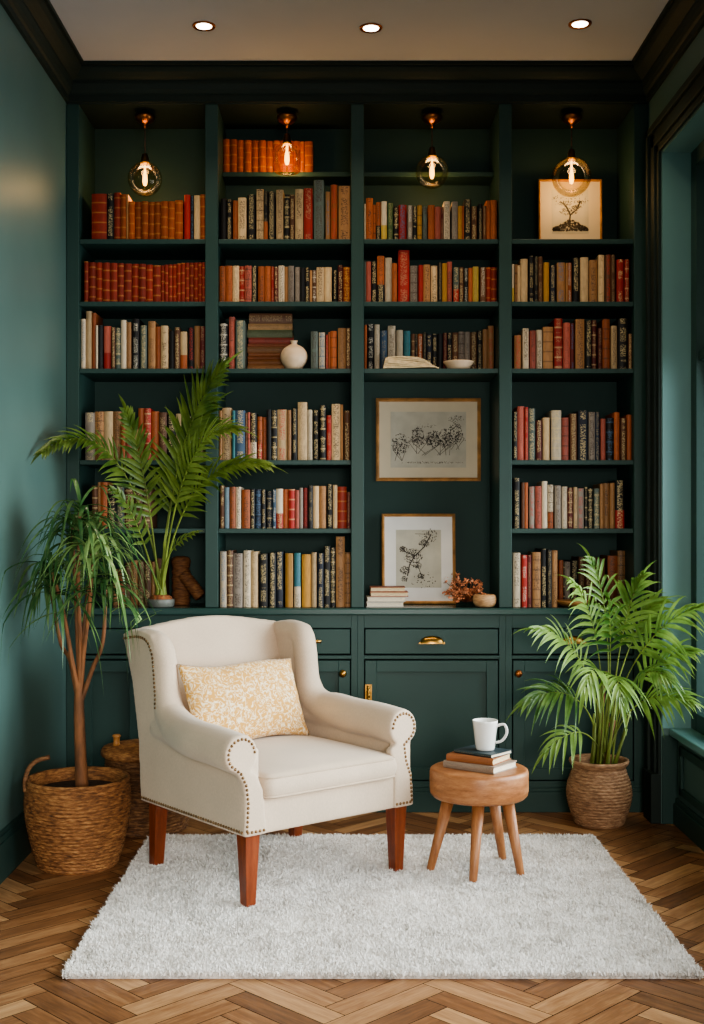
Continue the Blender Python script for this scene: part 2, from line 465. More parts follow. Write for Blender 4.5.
# ------------------------------------------------------------------ bookcase
DF = CAMD
EDGE = [(67, 79), (205, 218), (351, 364), (499, 512), (634, 649)]
BAYX = [(wx(EDGE[i][1], DF), wx(EDGE[i + 1][0], DF)) for i in range(4)]
DSH = CAMD + .012
SH = {239: 0, 301.5: 0, 368.5: 0, 460: 0, 528.5: 0, 172: 0}
def shelf_z(py): return wz(py, DSH + (.17 if py == 172 else 0))
ZCNT = .854
NB = .32
HZ = wz(104, DF)
bc = thing('bookcase', 'dark green built-in bookcase with four bays filling the back wall', 'bookcase', (0, 0, ZCNT))
def bpart(name, dims, mat, bev=.003):
    x0, x1, y0, y1, z0, z1 = dims
    return bx(name, (x0, x1, y0, y1, z0 - ZCNT, z1 - ZCNT), mat, bc, bev)
bpart('back_panel', (XL + .002, XR - .002, NB, NB + .035, ZCNT, ZC - .005), M['niche'], None)
for i, (a, b_) in enumerate(EDGE):
    x0 = XL + .001 if i == 0 else wx(a, DF); x1 = XR - .001 if i == 4 else wx(b_, DF)
    bpart('divider', (x0, x1, 0, NB, ZCNT, HZ), M['paint'])
bpart('header', (XL + .001, XR - .001, 0.0, NB, HZ, ZC - .004), M['crown'])
BAYSH = [[239, 301.5, 368.5, 460, 528.5], [172, 239, 301.5, 368.5, 460, 528.5], [172, 239, 301.5, 368.5], [239, 301.5, 368.5, 460, 528.5]]
for (x0, x1), ss in zip(BAYX, BAYSH):
    for py in ss:
        z = shelf_z(py); y0 = .18 if py == 172 else .012
        bpart('shelf', (x0, x1, y0, NB, z - .02, z), M['paint'], .002)
# worktop
ct = bx('countertop', (XL + .001, XR - .001, -.022, NB + .035, ZCNT - .03, ZCNT - .0005), M['counter'], None, .006)
tag(ct, 'dark green glossy countertop running under the bookcase shelves', 'countertop')
# base cabinets
cuts = [XL + .001, wx(211.5, DF), wx(357.5, DF), wx(505.5, DF), XR - .001]
dz1, dz0 = wz(628, DF), wz(655, DF); oz1, oz0 = wz(659.5, DF), wz(781, DF); CT = ZCNT - .03
cablab = ['green base cabinet behind the wicker baskets below the tall palm', 'green base cabinet directly behind the wingback armchair',
          'green base cabinet behind the round stool, with cup-handled drawer', 'green base cabinet behind the areca palm, next to the window bay']
for i in range(4):
    x0, x1 = cuts[i], cuts[i + 1]; a, b_ = BAYX[i]; a -= .0; cxm = (a + b_) / 2
    t = thing('base_cabinet', cablab[i], 'cabinet', (cxm, 0, 0), 0, 'base cabinets under the bookcase')
    def cb(name, d, mat, par=t, bev=.0025):
        return bx(name, (d[0] - cxm, d[1] - cxm) + tuple(d[2:]), mat, par, bev)
    mb = MB()
    for (d) in ((x0, a, 0, .03, .11, CT), (b_, x1, 0, .03, .11, CT), (a, b_, 0, .03, dz1, CT), (a, b_, 0, .03, oz1 + .002, dz0 - .002), (a, b_, 0, .03, .11, oz0)):
        mb.box(d[0] - cxm, d[1] - cxm, *d[2:])
    mb.build('face_frame', M['paint'], t, False, .0015)
    cb('carcass', (x0, x1, .034, .34, .0, CT), M['gap'], bev=None)
    mb = MB(); mb.box(x0 - cxm, x1 - cxm, -.012, .03, 0, .085); mb.box(x0 - cxm, x1 - cxm, -.007, .03, .085, .1); mb.box(x0 - cxm, x1 - cxm, -.002, .03, .1, .112)
    mb.build('plinth', M['paint'], t, False, .002)
    g = .0045
    dr = cb('drawer', (a + g, b_ - g, -.001, .03, dz0 + g, dz1 - g), M['paint'])
    doors = [(a, b_, 1)] if i in (2, 3) else [(a, (a + b_) / 2, 1), ((a + b_) / 2, b_, -1)]
    if i in (0, 2, 3):
        # cup pull
        hx = wx(432, DF) if i == 2 else (a + b_) / 2; hz = wz(640, DF)
        mb = MB(); n = 14; rows = 6; b0 = len(mb.v)
        for r in range(rows + 1):
            ph = PI / 2 * r / rows
            for k in range(n + 1):
                th = PI * k / n
                mb.v.append((hx - cxm - .05 * math.cos(th) * (1 if True else 0), -.004 - .026 * math.sin(ph) * math.sin(th) ** .6, hz - .012 + (.03 * math.cos(ph)) * math.sin(th) ** .8))
        for r in range(rows):
            for k in range(n):
                q = b0 + r * (n + 1) + k
                mb.face((q, q + 1, q + n + 2, q + n + 1), 0, True)
        mb.box(hx - cxm - .055, hx - cxm + .055, -.004, -.001, hz - .016, hz - .009)
        tag(mb.build('cup_handle', M['brass'], dr), 'brass cup handle')
    else:
        for hx in (wx(316, DF), wx(252, DF)):
            mb = MB(); mb.tube([(hx - cxm - .022, -.02, wz(641, DF)), (hx - cxm + .022, -.02, wz(641, DF))], .007, 10)
            mb.tube([(hx - cxm, -.001, wz(641, DF)), (hx - cxm, -.02, wz(641, DF))], .006, 8)
            tag(mb.build('drawer_knob', M['brass'], dr), 'brass knob')
    for (da, db, sd) in doors:
        fw = .048
        mb = MB(); X0, X1, Z0, Z1 = da + g - cxm, db - g - cxm, oz0 + g, oz1 - g
        mb.box(X0, X0 + fw, -.001, .03, Z0, Z1); mb.box(X1 - fw, X1, -.001, .03, Z0, Z1)
        mb.box(X0 + fw, X1 - fw, -.001, .03, Z1 - fw, Z1); mb.box(X0 + fw, X1 - fw, -.001, .03, Z0, Z0 + fw)
        d = mb.build('door', M['paint'], t, False, .002)
        mb = MB(); mb.box(X0 + fw, X1 - fw, .014, .028, Z0 + fw, Z1 - fw)
        mb.build('door_panel', M['paint'], d, False)
        kx = {0: (X1 - .022 if sd > 0 else X0 + .022), 1: (X1 - .022 if sd > 0 else X1 - .03), 2: X1 - .022, 3: X0 + .02}[i]
        kz = wz(673, DF)
        if i != 2:
            mb = MB(); mb.lathe([(.006, 0), (.006, .014), (.014, .018), (.016, .024), (.012, .031), (.003, .033)], n=16)
            for q in range(len(mb.v)):
                x, y, z = mb.v[q]; mb.v[q] = (x + kx, -z - .001, y + kz)
            tag(mb.build('door_knob', M['copper'] if i == 3 else M['brass'], d), 'round metal knob')
        else:
            lx, lz = X0 + .014, wz(693, DF)
            mb = MB(); mb.box(lx - .014, lx + .014, -.006, -.001, lz - .036, lz + .036)
            for zz in (-.024, -.008, .008, .024): mb.ball((lx, -.008, lz + zz), .009, 10, 6)
            mb.tube([(lx, -.01, lz - .034), (lx, -.01, lz + .034)], .006, 8)
            tag(mb.build('door_latch', M['brass'], d), 'brass door latch')

# ------------------------------------------------------------------ books
PAL = dict(k=((30, 28, 30), 'black'), n=((38, 46, 66), 'navy'), b=((74, 102, 130), 'blue'), B=((150, 180, 196), 'pale blue'), t=((70, 136, 144), 'teal'),
           c=((228, 194, 148), 'cream'), w=((234, 214, 184), 'off-white'), g=((168, 154, 140), 'pale grey'), G=((104, 116, 108), 'grey-green'),
           o=((192, 104, 58), 'orange'), r=((186, 52, 44), 'red'), d=((104, 36, 32), 'maroon'), p=((204, 108, 90), 'coral'), m=((208, 152, 70), 'mustard'),
           u=((116, 76, 52), 'brown'), T=((192, 140, 92), 'tan'), e=((96, 122, 76), 'green'), l=((182, 88, 36), 'orange leather'), v=((160, 52, 30), 'rust leather'), y=((224, 192, 96), 'yellow'))
# each row: bay, shelf py (None: countertop), shelf name, depth offset of the spines, crop x, crop y, crop scale, start, entries "x1 top code"
# code: colour letter, then x = much lettering, / = plain block, second letter after ':' = lower block colour; '-' = gap
ROWS = [
 (0, 239, 'top shelf', .03, 60, 90, 4.4, 137, "205 455 v;236 455 kx;265 450 v;290 458 l;300 458 T;328 490 l;358 490 l;388 490 l;415 490 l;443 490 l;475 490 l;505 490 l;540 485 l;545 0 -;573 460 r;588 465 kx;616 462 c;640 458 l"),
 (0, 301.5, 'second shelf', .03, 70, 240, 4.69, 65, "85 100 v;120 102 v;152 104 v;188 106 v;222 108 v;252 108 v;288 110 v;322 110 v;355 112 v;388 115 v;425 118 v;443 118 v;461 116 v;480 114 v;500 112 v;520 110 v;540 108 v;560 107 v;580 106 v;600 105 v;618 104 v;634 104 v"),
 (0, 368.5, 'third shelf', .03, 70, 240, 4.69, 50, "72 370 wx;100 332 c;120 340 o;130 400 w;152 398 k;155 0 -;190 402 p:r;194 0 -;212 410 ux;238 412 Gx;264 376 w;286 385 T;290 0 -;324 368 kx;328 0 -;360 400 Gx;365 0 -;400 380 Tx;425 405 o;460 402 cx;465 0 -;490 425 k;515 410 ux;548 428 c:o;552 0 -;582 410 kx;608 402 T;634 405 d"),
 (1, 172, 'top shelf', .19, 205, 90, 4.4, 77, "110 213 l;140 215 l;172 218 l;204 220 l;236 220 l;268 221 l;300 222 l;330 222 l;360 222 l;390 223 l;418 225 l;438 226 l;475 226 l"),
 (1, 239, 'second shelf', .03, 205, 90, 4.4, 68, "95 475 k;118 480 kx;122 0 -;145 485 o;182 474 cx;186 0 -;220 458 kx;225 0 -;258 434 cx;276 442 k:o;308 445 kx;312 0 -;345 436 cx;348 0 -;372 458 kx;394 458 ux;396 0 -;432 434 cx;434 0 -;474 430 r;478 0 -;524 394 Gx;530 0 -;550 445 Tx;552 0 -;583 414 ox;587 0 -;645 420 Tx"),
 (1, 301.5, 'third shelf', .03, 205, 250, 4.4, 63, "90 70 ox;120 68 o;150 68 c;174 70 r;205 68 px;228 70 kx;232 0 -;262 70 ox;290 70 o;304 72 r;322 74 dx;350 68 wx;366 72 T;392 70 gx;396 0 -;418 74 g;440 78 k;460 75 kx;472 88 T;490 88 ux;524 75 cx;558 74 cx;564 0 -;580 90 kx;584 0 -;608 66 dx;645 74 lx"),
 (1, 368.5, 'fourth shelf', .03, 205, 250, 4.4, 63, "98 322 kx;104 0 -;130 292 px;134 0 -;175 310 Gx;465 0 -;497 358 Gx;500 0 -;528 362 wx;531 0 -;541 372 r;551 360 o;580 356 o;584 0 -;620 344 T;645 344 ux"),
 (1, 460, 'fifth shelf', .03, 205, 380, 4.267, 57, "72 130 T;112 118 cx;116 0 -;129 130 t;172 130 bx;182 140 u;192 138 p;220 140 kx:w;223 0 -;244 156 ox:r;262 158 ox;283 126 k;308 130 kx;350 126 cx;368 128 T;371 0 -;392 122 kx;395 0 -;436 94 c;458 126 w;461 0 -;486 128 kx;490 0 -;515 108 kx;518 0 -;540 150 r;578 102 cx;590 104 T;593 0 -;620 130 ux"),
 (1, 528.5, 'sixth shelf', .03, 205, 380, 4.267, 63, "83 450 ux;104 458 B;130 456 ox;153 456 wx;156 0 -;192 468 ox;212 465 kx;240 466 nx;258 468 kx;262 0 -;288 475 n;303 468 bx;333 464 wx:r;356 466 o;384 466 r;402 470 p;418 460 g;440 460 dx;460 450 k;487 452 c;517 452 T;520 0 -;545 444 kx;565 448 c;605 455 v;622 478 d"),
 (1, None, 'countertop', .03, 205, 380, 4.267, 63, "92 732 wx;120 728 u;160 740 gx;163 0 -;195 728 wx;226 732 c;230 0 -;268 742 kx;272 0 -;302 738 kx;334 733 nx;342 0 -;376 740 m;380 0 -;408 738 t:wx;412 0 -;454 744 m;477 736 c;480 0 -;506 740 nx;535 710 kx;556 716 kx;558 0 -;597 668 Tx;626 736 Tx"),
 (2, 239, 'second shelf', .03, 355, 90, 4.54, 38, "50 515 w;82 490 ox;95 520 o;117 510 o:kx;119 0 -;145 506 w:y;148 0 -;173 513 e;176 0 -;198 528 kx;235 520 rx;239 0 -;262 522 gx;283 525 kx;304 522 m;307 0 -;328 528 Gx;332 0 -;362 522 o;390 530 p;403 530 d;432 504 wx;440 0 -;468 505 g;486 526 m;496 526 o;528 496 kx;556 526 ux;561 0 -;580 514 kx;595 525 u;615 500 o;645 500 o"),
 (2, 301.5, 'third shelf', .03, 355, 240, 4.54, 38, "50 98 G;73 98 p;100 98 kx;134 72 o:kx;136 0 -;168 78 w;192 105 o;196 0 -;248 44 r;251 0 -;285 115 gx;288 0 -;310 114 r;342 112 Tx;345 0 -;375 116 cx;378 0 -;395 102 k;418 105 m;442 96 px;446 0 -;472 125 Gx:r;495 122 ux;515 128 kx;535 126 o;562 120 y;567 0 -;595 125 ux;618 122 v;645 122 v"),
 (2, 368.5, 'fourth shelf', .13, 355, 240, 4.54, 42, "55 385 o;88 382 kx;112 384 w;115 0 -;146 410 b;149 0 -;185 388 wx;188 0 -;218 408 w;221 0 -;252 412 t:c;256 0 -;272 425 u;285 425 k;308 425 ox;325 420 k;350 425 nx;375 425 kx;400 425 k;418 422 d;442 420 kx;470 420 ux;498 415 gx;524 415 g;555 418 ux;580 412 kx;604 405 T;632 388 Tx"),
 (3, 301.5, 'second shelf', .03, 500, 240, 4.69, 57, "68 112 w:y;82 115 T;96 118 c;131 88 c;135 0 -;160 74 kx;180 78 k;202 76 u;205 0 -;232 104 m;236 0 -;262 118 nx;268 0 -;308 104 Tx;318 108 T;338 105 ox;342 0 -;375 80 kx;378 0 -;416 80 c;420 0 -;458 92 Tx;461 0 -;490 70 c;495 0 -;522 68 ux;542 68 u;548 0 -;582 90 rx;586 0 -;608 90 r"),
 (3, 368.5, 'third shelf', .03, 500, 240, 4.69, 68, "102 445 Tx;106 0 -;135 415 wx;140 0 -;168 425 px;172 0 -;200 420 wx;203 0 -;252 406 T;255 0 -;293 368 r;298 0 -;332 386 p;350 390 dx;355 0 -;398 370 Tx;401 0 -;432 378 kx;455 375 d;460 0 -;480 412 d;482 0 -;518 368 o;522 0 -;550 402 cx;555 0 -;602 368 kx;622 440 ux"),
 (3, 460, 'fourth shelf', .03, 500, 390, 4.453, 58, "78 98 kx;110 72 p;126 76 r;158 82 Gx;161 0 -;188 135 dx;192 0 -;224 122 c;229 0 -;274 90 wx;277 0 -;308 122 p;313 0 -;345 105 ux;348 0 -;392 92 nx;396 0 -;425 98 gx;446 98 n;449 0 -;471 128 p;474 0 -;510 124 kx;535 98 o;538 0 -;562 126 ux;565 0 -;600 110 o"),
 (3, 528.5, 'fifth shelf', .03, 500, 390, 4.453, 60, "90 392 kx;95 0 -;110 412 u;126 412 o;131 0 -;155 430 gx;158 0 -;187 428 px;212 406 w;215 0 -;240 422 wx:o;244 0 -;272 425 gx;276 0 -;302 430 w;325 435 dx;328 0 -;345 432 cx;375 438 gx;378 0 -;392 432 k;415 438 kx;420 0 -;446 438 Gx;462 418 T;490 414 Tx;511 414 T;514 0 -;556 402 kx:r"),
 (3, None, 'countertop', .03, 500, 390, 4.453, 58, "92 725 wx;96 0 -;122 735 rx;142 735 d;145 0 -;182 722 Tx;184 0 -;210 708 kx;232 712 k;258 715 Tx;262 0 -;282 758 o;290 760 k;316 765 gx;350 760 kx;380 745 u;410 750 dx;440 745 u;470 750 u;480 0 -;525 738 ox;560 716 Tx"),
 (0, 460, 'fourth shelf', .03, 70, 390, 4.453, 66, "110 100 gx;150 95 Tx;190 95 c;225 95 Tx;245 152 o;275 155 p;302 160 Tx;330 80 o;360 82 r;395 95 o;430 100 u;470 110 kx;510 105 c;545 115 ux;592 110 wx"),
 (0, 528.5, 'fifth shelf', .03, 70, 390, 4.453, 95, "122 425 u;135 410 T;165 410 o;205 425 kx;240 430 Gx;285 440 dx;320 440 ux;360 440 u"),
 (0, None, 'countertop', .13, 70, 390, 4.453, 190, "210 800 T;245 800 o;270 770 u;300 760 Tx;330 765 u;360 762 ux;380 765 T;420 750 u"),
]
BAYN = ['palm bay', 'vase bay', 'wide-print bay', 'window bay']
def ink_for(c):
    lum = .3 * c[0] + .59 * c[1] + .11 * c[2]
    return (214, 190, 140) if lum < 105 else (70, 50, 40)
def book_mesh(mb, x0, x1, y, z0, h, dep, code, ox=0, oy=0, oz=0, rnd=0):
    cd = code.split(':'); L = cd[0][0]; c = PAL[L][0]
    j = random.Random(int(rnd * 1e6))
    f = j.uniform(.86, 1.08); c = tuple(min(250, q * f) for q in c)
    low = PAL[cd[1][0]][0] if len(cd) > 1 else None
    tx = 1.0 if 'x' in code else (.0 if L in 'lv' else .45)
    if L not in 'lv' and 'x' not in code and j.random() < .35: tx = 0
    bd = .38 if L in 'lv' else (.5 if j.random() < .15 else 0)
    ik = (206, 150, 80) if L in 'lv' else ink_for(c)
    if 'x' in code and j.random() < .2: ik = j.choice([(190, 60, 50), (214, 190, 140), (80, 110, 140), (220, 210, 190)])
    w = x1 - x0; zs = [0, h] if low is None else [0, h * .38, h]
    n = 6; bulge = min(.006, w * .22)
    # spine strip
    ring = []
    for zz in zs:
        r = []
        for k in range(n + 1):
            u = k / n; r.append(mb.vert(x0 + w * u - ox, y + bulge * (1 - math.sin(PI * u) ** .7) - oy, z0 + zz - oz))
        ring.append(r)
    for i in range(len(zs) - 1):
        cc = low if (low is not None and i == 0) else c
        ii = ink_for(cc) if low is not None and i == 0 else ik
        for k in range(n):
            mb.face((ring[i][k], ring[i][k + 1], ring[i + 1][k + 1], ring[i + 1][k]), 0, True,
                    [(k / n, zs[i]), ((k + 1) / n, zs[i]), ((k + 1) / n, zs[i + 1]), (k / n, zs[i + 1])],
                    base=lin4(cc), ink=lin4(ii), par=(tx, bd, rnd, 1))
    # boards
    t = min(.0025, w * .18)
    for (a, b_) in ((x0, x0 + t), (x1 - t, x1)):
        s0 = len(mb.v); k0 = len(mb.f)
        mb.box(a - ox, b_ - ox, y + bulge - oy, y + dep - oy, z0 - oz, z0 + h - oz)
        for nm, val in (('base', lin4(c)), ('ink', lin4(ik)), ('par', (0, 0, rnd, 1))):
            mb.at.setdefault(nm, []); mb.at[nm] += [(0, 0, 0, 1)] * (k0 - len(mb.at[nm])) + [val] * (len(mb.f) - k0)
    mb.box(x0 + t - ox, x1 - t - ox, y + bulge + .0005 - oy, y + dep - .003 - oy, z0 + .002 - oz, z0 + h - .003 - oz, 1)

ORD = ['first', 'second', 'third', 'fourth', 'fifth', 'sixth', 'seventh', 'eighth', 'ninth', 'tenth', 'eleventh', 'twelfth', 'thirteenth', 'fourteenth', 'fifteenth', 'sixteenth', 'seventeenth', 'eighteenth', 'nineteenth', 'twentieth', 'twenty-first', 'twenty-second', 'twenty-third']
rb = random.Random(11)
allb = []
for row in ROWS:
    bay, spy, sname, dy, cx0, cy0, s, st, ent = row
    d = CAMD + dy
    zb = ZCNT if spy is None else shelf_z(spy)
    prev = st; rowb = []
    for e in ent.split(';'):
        x1, top, code = e.split(); x1 = float(x1); top = float(top)
        if code != '-':
            ex_ = .115 if (bay == 3 and spy is None and x1 > 262) else 0
            d = CAMD + dy + ex_
            X0 = wx(cx0 + prev / s, d) + .0006; X1 = wx(cx0 + x1 / s, d) - .0006
            X0 = max(X0, BAYX[bay][0] + .002); X1 = min(X1, BAYX[bay][1] - .002)
            h = wz(cy0 + top / s, d) - zb - .0004
            dep = (rb.uniform(.105, .12) if spy == 172 else rb.uniform(.13, .18))
            yf = dy + ex_ + rb.uniform(-.004, .008)
            occ = 1.0
            if bay == 0 and spy in (460, 528.5, None): occ = .3
            if bay == 3 and spy is None and x1 > 300: occ = .3
            if X1 - X0 > .005: rowb.append(dict(x0=X0, x1=X1, y=yf, z=zb + .0004, h=h, dep=min(dep, NB - .008 - yf), code=code, occ=occ, score=(X1 - X0) * h * occ, bay=bay, sn=sname, n=len(rowb)))
        prev = x1
    # labels: colour + ordinal counted from the window end
    for bk in rowb: bk['cw'] = PAL[bk['code'][0]][1]; bk['row'] = rowb
    for bk in rowb:
        same = [q for q in rowb if q['cw'] == bk['cw']]
        same.sort(key=lambda q: -q['x0']); r = same.index(bk)
        hs = sorted(q['h'] for q in rowb); size = 'tall ' if bk['h'] >= hs[int(len(hs) * .8)] else ('short ' if bk['h'] <= hs[int(len(hs) * .2)] else '')
        if 'leather' in bk['cw']: size = ''
        where = '%s, %s' % (bk['sn'], BAYN[bk['bay']])
        if len(same) == 1: lab = '%s%s book, the only %s spine along %s' % (size, bk['cw'], bk['cw'], where)
        else: lab = '%s%s book, %s %s spine from window end, %s' % (size, bk['cw'], ORD[r], bk['cw'], where)
        bk['label'] = lab
    allb += rowb
allb.sort(key=lambda q: -q['score'])
KEEP = 281
left = MB()
for i, bk in enumerate(allb):
    rnd = rb.random()
    if i < KEEP:
        ox = (bk['x0'] + bk['x1']) / 2; mb = MB()
        book_mesh(mb, bk['x0'], bk['x1'], bk['y'], bk['z'], bk['h'], bk['dep'], bk['code'], ox, bk['y'], bk['z'], rnd)
        o = mb.build('book', [M['book'], M['papers']], None, True, None, (ox, bk['y'], bk['z']))
        tag(o, bk['label'], 'book', 'books on the %s of the %s' % (bk['sn'], BAYN[bk['bay']]))
    else:
        book_mesh(left, bk['x0'], bk['x1'], bk['y'], bk['z'], bk['h'], bk['dep'], bk['code'], rnd=rnd)
o = left.build('remaining_books', [M['book'], M['papers']])
tag(o, 'thin and half-hidden books filling in between larger ones along all the bookcase shelves', 'books', None, 'stuff')

def flat_book(label, x, y, z, L, W, T, rz, c, grp, page='whitepage', rnd=.3, txt=.6):
    """closed book lying flat: spine along -y side, cover and page block as parts"""
    t = thing('book', label, 'book', (x, y, z), rz, grp)
    cm = min(.0035, T * .14)
    mb = MB()
    def cbx(*d):
        k0 = len(mb.f); mb.box(*d)
        for nm, val in (('base', lin4(c)), ('ink', lin4(ink_for(c))), ('par', (0, 0, rnd, 1))):
            mb.at.setdefault(nm, []); mb.at[nm] += [val] * (len(mb.f) - k0)
    cbx(-L / 2, L / 2, -W / 2, W / 2, 0, cm); cbx(-L / 2, L / 2, -W / 2, W / 2, T - cm, T)
    n = 5; r0 = [mb.vert(-L / 2, -W / 2 - .004 * math.sin(PI * k / n), T * k / n) for k in range(n + 1)]
    r1 = [mb.vert(L / 2, -W / 2 - .004 * math.sin(PI * k / n), T * k / n) for k in range(n + 1)]
    for k in range(n):
        mb.face((r0[k], r1[k], r1[k + 1], r0[k + 1]), 0, True, [(k / n, 0), (k / n, L), ((k + 1) / n, L), ((k + 1) / n, 0)], base=lin4(c), ink=lin4(ink_for(c)), par=(txt, 0, rnd, 1))
    mb.build('cover', M['book'], t)
    bx('page_block', (-L / 2 + .003, L / 2 - .003, -W / 2 + .0005, W / 2 - .004, cm, T - cm), M[page], t)
    return t
# tall pile of old books on the fourth shelf of the second bay
zs_ = shelf_z(368.5) + .0004; dS = CAMD + .125
tops = [520, 492, 470, 455, 440, 415, 403, 378, 346, 320, 278]
cols_ = [(184, 128, 82), (176, 112, 66), (168, 100, 60), (186, 116, 74), (172, 122, 84), (186, 110, 78), (178, 84, 70), (122, 130, 96), (206, 160, 110), (120, 82, 60)]
nm_ = ['lowest tan', 'second-lowest brown', 'third from bottom orange-brown', 'fourth from bottom orange', 'fifth from bottom brown', 'sixth from bottom thin salmon', 'red-edged', 'grey-green', 'cream', 'topmost dark brown']
xl = [188, 190, 187, 189, 188, 187, 190, 187, 189, 193]; xr = [384, 380, 386, 382, 385, 380, 388, 386, 384, 383]
z = zs_; sclz = 4.4
htot = wz(250 + 278 / sclz, dS) - zs_
for i in range(10):
    T = (tops[i] - tops[i + 1]) / (520 - 278) * htot
    a, b_ = wx(205 + xl[i] / sclz, dS), wx(205 + xr[i] / sclz, dS)
    flat_book('%s book lying flat in the pile beside the round cream vase' % nm_[i], (a + b_) / 2, .125 + .075 + .004, z, b_ - a, .15, T - .0006, rb.uniform(-.03, .03), cols_[i], 'old books piled beside the round vase', 'papers', rb.random(), .5)
    z += T

# ------------------------------------------------------------------ shelf ornaments
# round cream vase
xv = wx(294, CAMD + .062); zsh = shelf_z(368.5)
mb = MB(); R = .058
pr_ = [(.02, 0.0), (.034, .003)] + [(R * math.sin(a), .054 - R * .93 * math.cos(a)) for a in [PI * k / 16 for k in range(4, 14)]] + [(.015, .107), (.012, .112), (.014, .119), (.017, .123), (.012, .122), (.008, .112)]
mb.lathe(pr_, n=48)
tag(mb.build('round_vase', M['onion'], None, True, None, (xv, .062, zsh + .0004)), 'round cream pottery vase with tiny neck in front of the old book pile', 'vase')
# old folded papers in front of the third bay's fourth shelf
xa, xb = wx(383, CAMD + .06), wx(438, CAMD + .06)
t = thing('paper_bundle', 'ragged bundle of yellowed old papers lying on the fourth shelf', 'papers', ((xa + xb) / 2, .068, zsh + .0004))
for k in range(9):
    mb = MB(); hw = (xb - xa) / 2 * (1 - .045 * k) ; n = 14; pts0 = []
    sh_ = -.004 * k
    for i in range(n + 1):
        u = i / n * 2 - 1
        pts0.append((u * hw + sh_ + rb.uniform(-.001, .001), .0055 * k + .002 * math.sin(u * 3 + k) + (.004 if abs(u) < .9 else 0)))
    b0 = len(mb.v)
    for (X, Z) in pts0:
        jj = rb.uniform(-.003, .003)
        for (yy, dz) in ((-.052 + .002 * k + jj, 0), (.05, 0), (.05, .005), (-.052 + .002 * k + jj, .005)):
            mb.v.append((X, yy, max(0, Z) + dz))
    for i in range(n):
        for q in range(4):
            q2 = (q + 1) % 4
            mb.face((b0 + i * 4 + q, b0 + i * 4 + q2, b0 + i * 4 + 4 + q2, b0 + i * 4 + 4 + q))
    mb.face([b0 + q for q in range(4)]); mb.face([b0 + n * 4 + q for q in range(4)])
    mb.build('sheet', M['papers'], t)
# pale ceramic bowl
xo = wx(459, CAMD + .06); mb = MB()
mb.lathe([(.03, 0), (.046, .004), (.05, .012), (.062, .03), (.066, .036), (.062, .037), (.05, .034), (.02, .032)], n=40)
tag(mb.build('ceramic_bowl', M['onion'], None, True, None, (xo, .075, zsh + .0004)), 'small off-white ceramic bowl beside the old paper bundle', 'bowl')

# framed pictures
def ink_blobs(mb, cx_, cz_, sx, sz, n, smin, smax, rr, y=0):
    for _ in range(int(n * 2.6)):
        a = rr.uniform(0, 2 * PI); q = rr.random() ** .6
        blob(mb, cx_ + sx * q * 1.25 * math.cos(a), cz_ + sz * q * 1.25 * math.sin(a), rr.uniform(smin, smax) * .85, rr, y)
def blob(mb, x, z, s, rr, y=0):
    n = 6; b0 = len(mb.v); st = rr.uniform(.4, 1); an = rr.uniform(0, PI)
    for k in range(n):
        a = 2 * PI * k / n; q = s * rr.uniform(.55, 1.1)
        dx, dz = q * math.cos(a), q * st * math.sin(a)
        mb.v.append((x + dx * math.cos(an) - dz * math.sin(an), y, z + dx * math.sin(an) + dz * math.cos(an)))
    mb.face([b0 + k for k in range(n)])
def stroke(mb, pts, w, y=0):
    for (a, b_) in zip(pts, pts[1:]):
        dx, dz = b_[0] - a[0], b_[1] - a[1]; l = math.hypot(dx, dz) or 1; nx, nz = -dz / l * w / 2, dx / l * w / 2
        b0 = len(mb.v)
        mb.v += [(a[0] + nx, y, a[1] + nz), (a[0] - nx, y, a[1] - nz), (b_[0] - nx, y, b_[1] - nz), (b_[0] + nx, y, b_[1] + nz)]
        mb.face((b0, b0 + 1, b0 + 2, b0 + 3))
def picture(label, x0, x1, z0, z1, yb, fw, mx, mz, mat_, draw, lean=0, bot=None):
    """frame standing/hanging with its back at yb; local origin bottom centre"""
    t = thing('framed_picture', label, 'picture', ((x0 + x1) / 2, yb, z0)); t.rotation_euler = (lean, 0, 0)
    w, h = (x1 - x0) / 2, z1 - z0; T = .018
    mb = MB()
    def bar(a, b_):  # mitred bars
        pass
    o = [(-w, 0), (w, 0), (w, h), (-w, h)]; i_ = [(-w + fw, fw), (w - fw, fw), (w - fw, h - fw), (-w + fw, h - fw)]
    m_ = [(-w + fw * .5, fw * .5), (w - fw * .5, fw * .5), (w - fw * .5, h - fw * .5), (-w + fw * .5, h - fw * .5)]
    lev = [(o, 0), (o, -T * .8), (m_, -T), (i_, -T * .7), (i_, -.002)]
    idx = [[mb.vert(p[0], y, p[1]) for p in L] for (L, y) in lev]
    for a, b_ in zip(idx, idx[1:]):
        for k in range(4): mb.face((a[k], a[(k + 1) % 4], b_[(k + 1) % 4], b_[k]))
    mb.build('frame', M['gold'], t)
    mb = MB(); mb.box(-w + .003, w - .003, -.006, -.001, .003, h - .003)
    mt = mb.build('mat_board', M[mat_], t, False)
    bz = bot if bot is not None else mz
    px0, px1, pz0, pz1 = -w + fw + mx, w - fw - mx, fw + bz, h - fw - mz
    mb = MB(); mb.box(px0, px1, -.0075, -.0062, pz0, pz1)
    p = mb.build('print', M['printpaper'], t, False)
    mb = MB(); draw(mb, px0, px1, pz0, pz1, -.0082); mb.build('drawing', M['ink'], p, False)
    return t
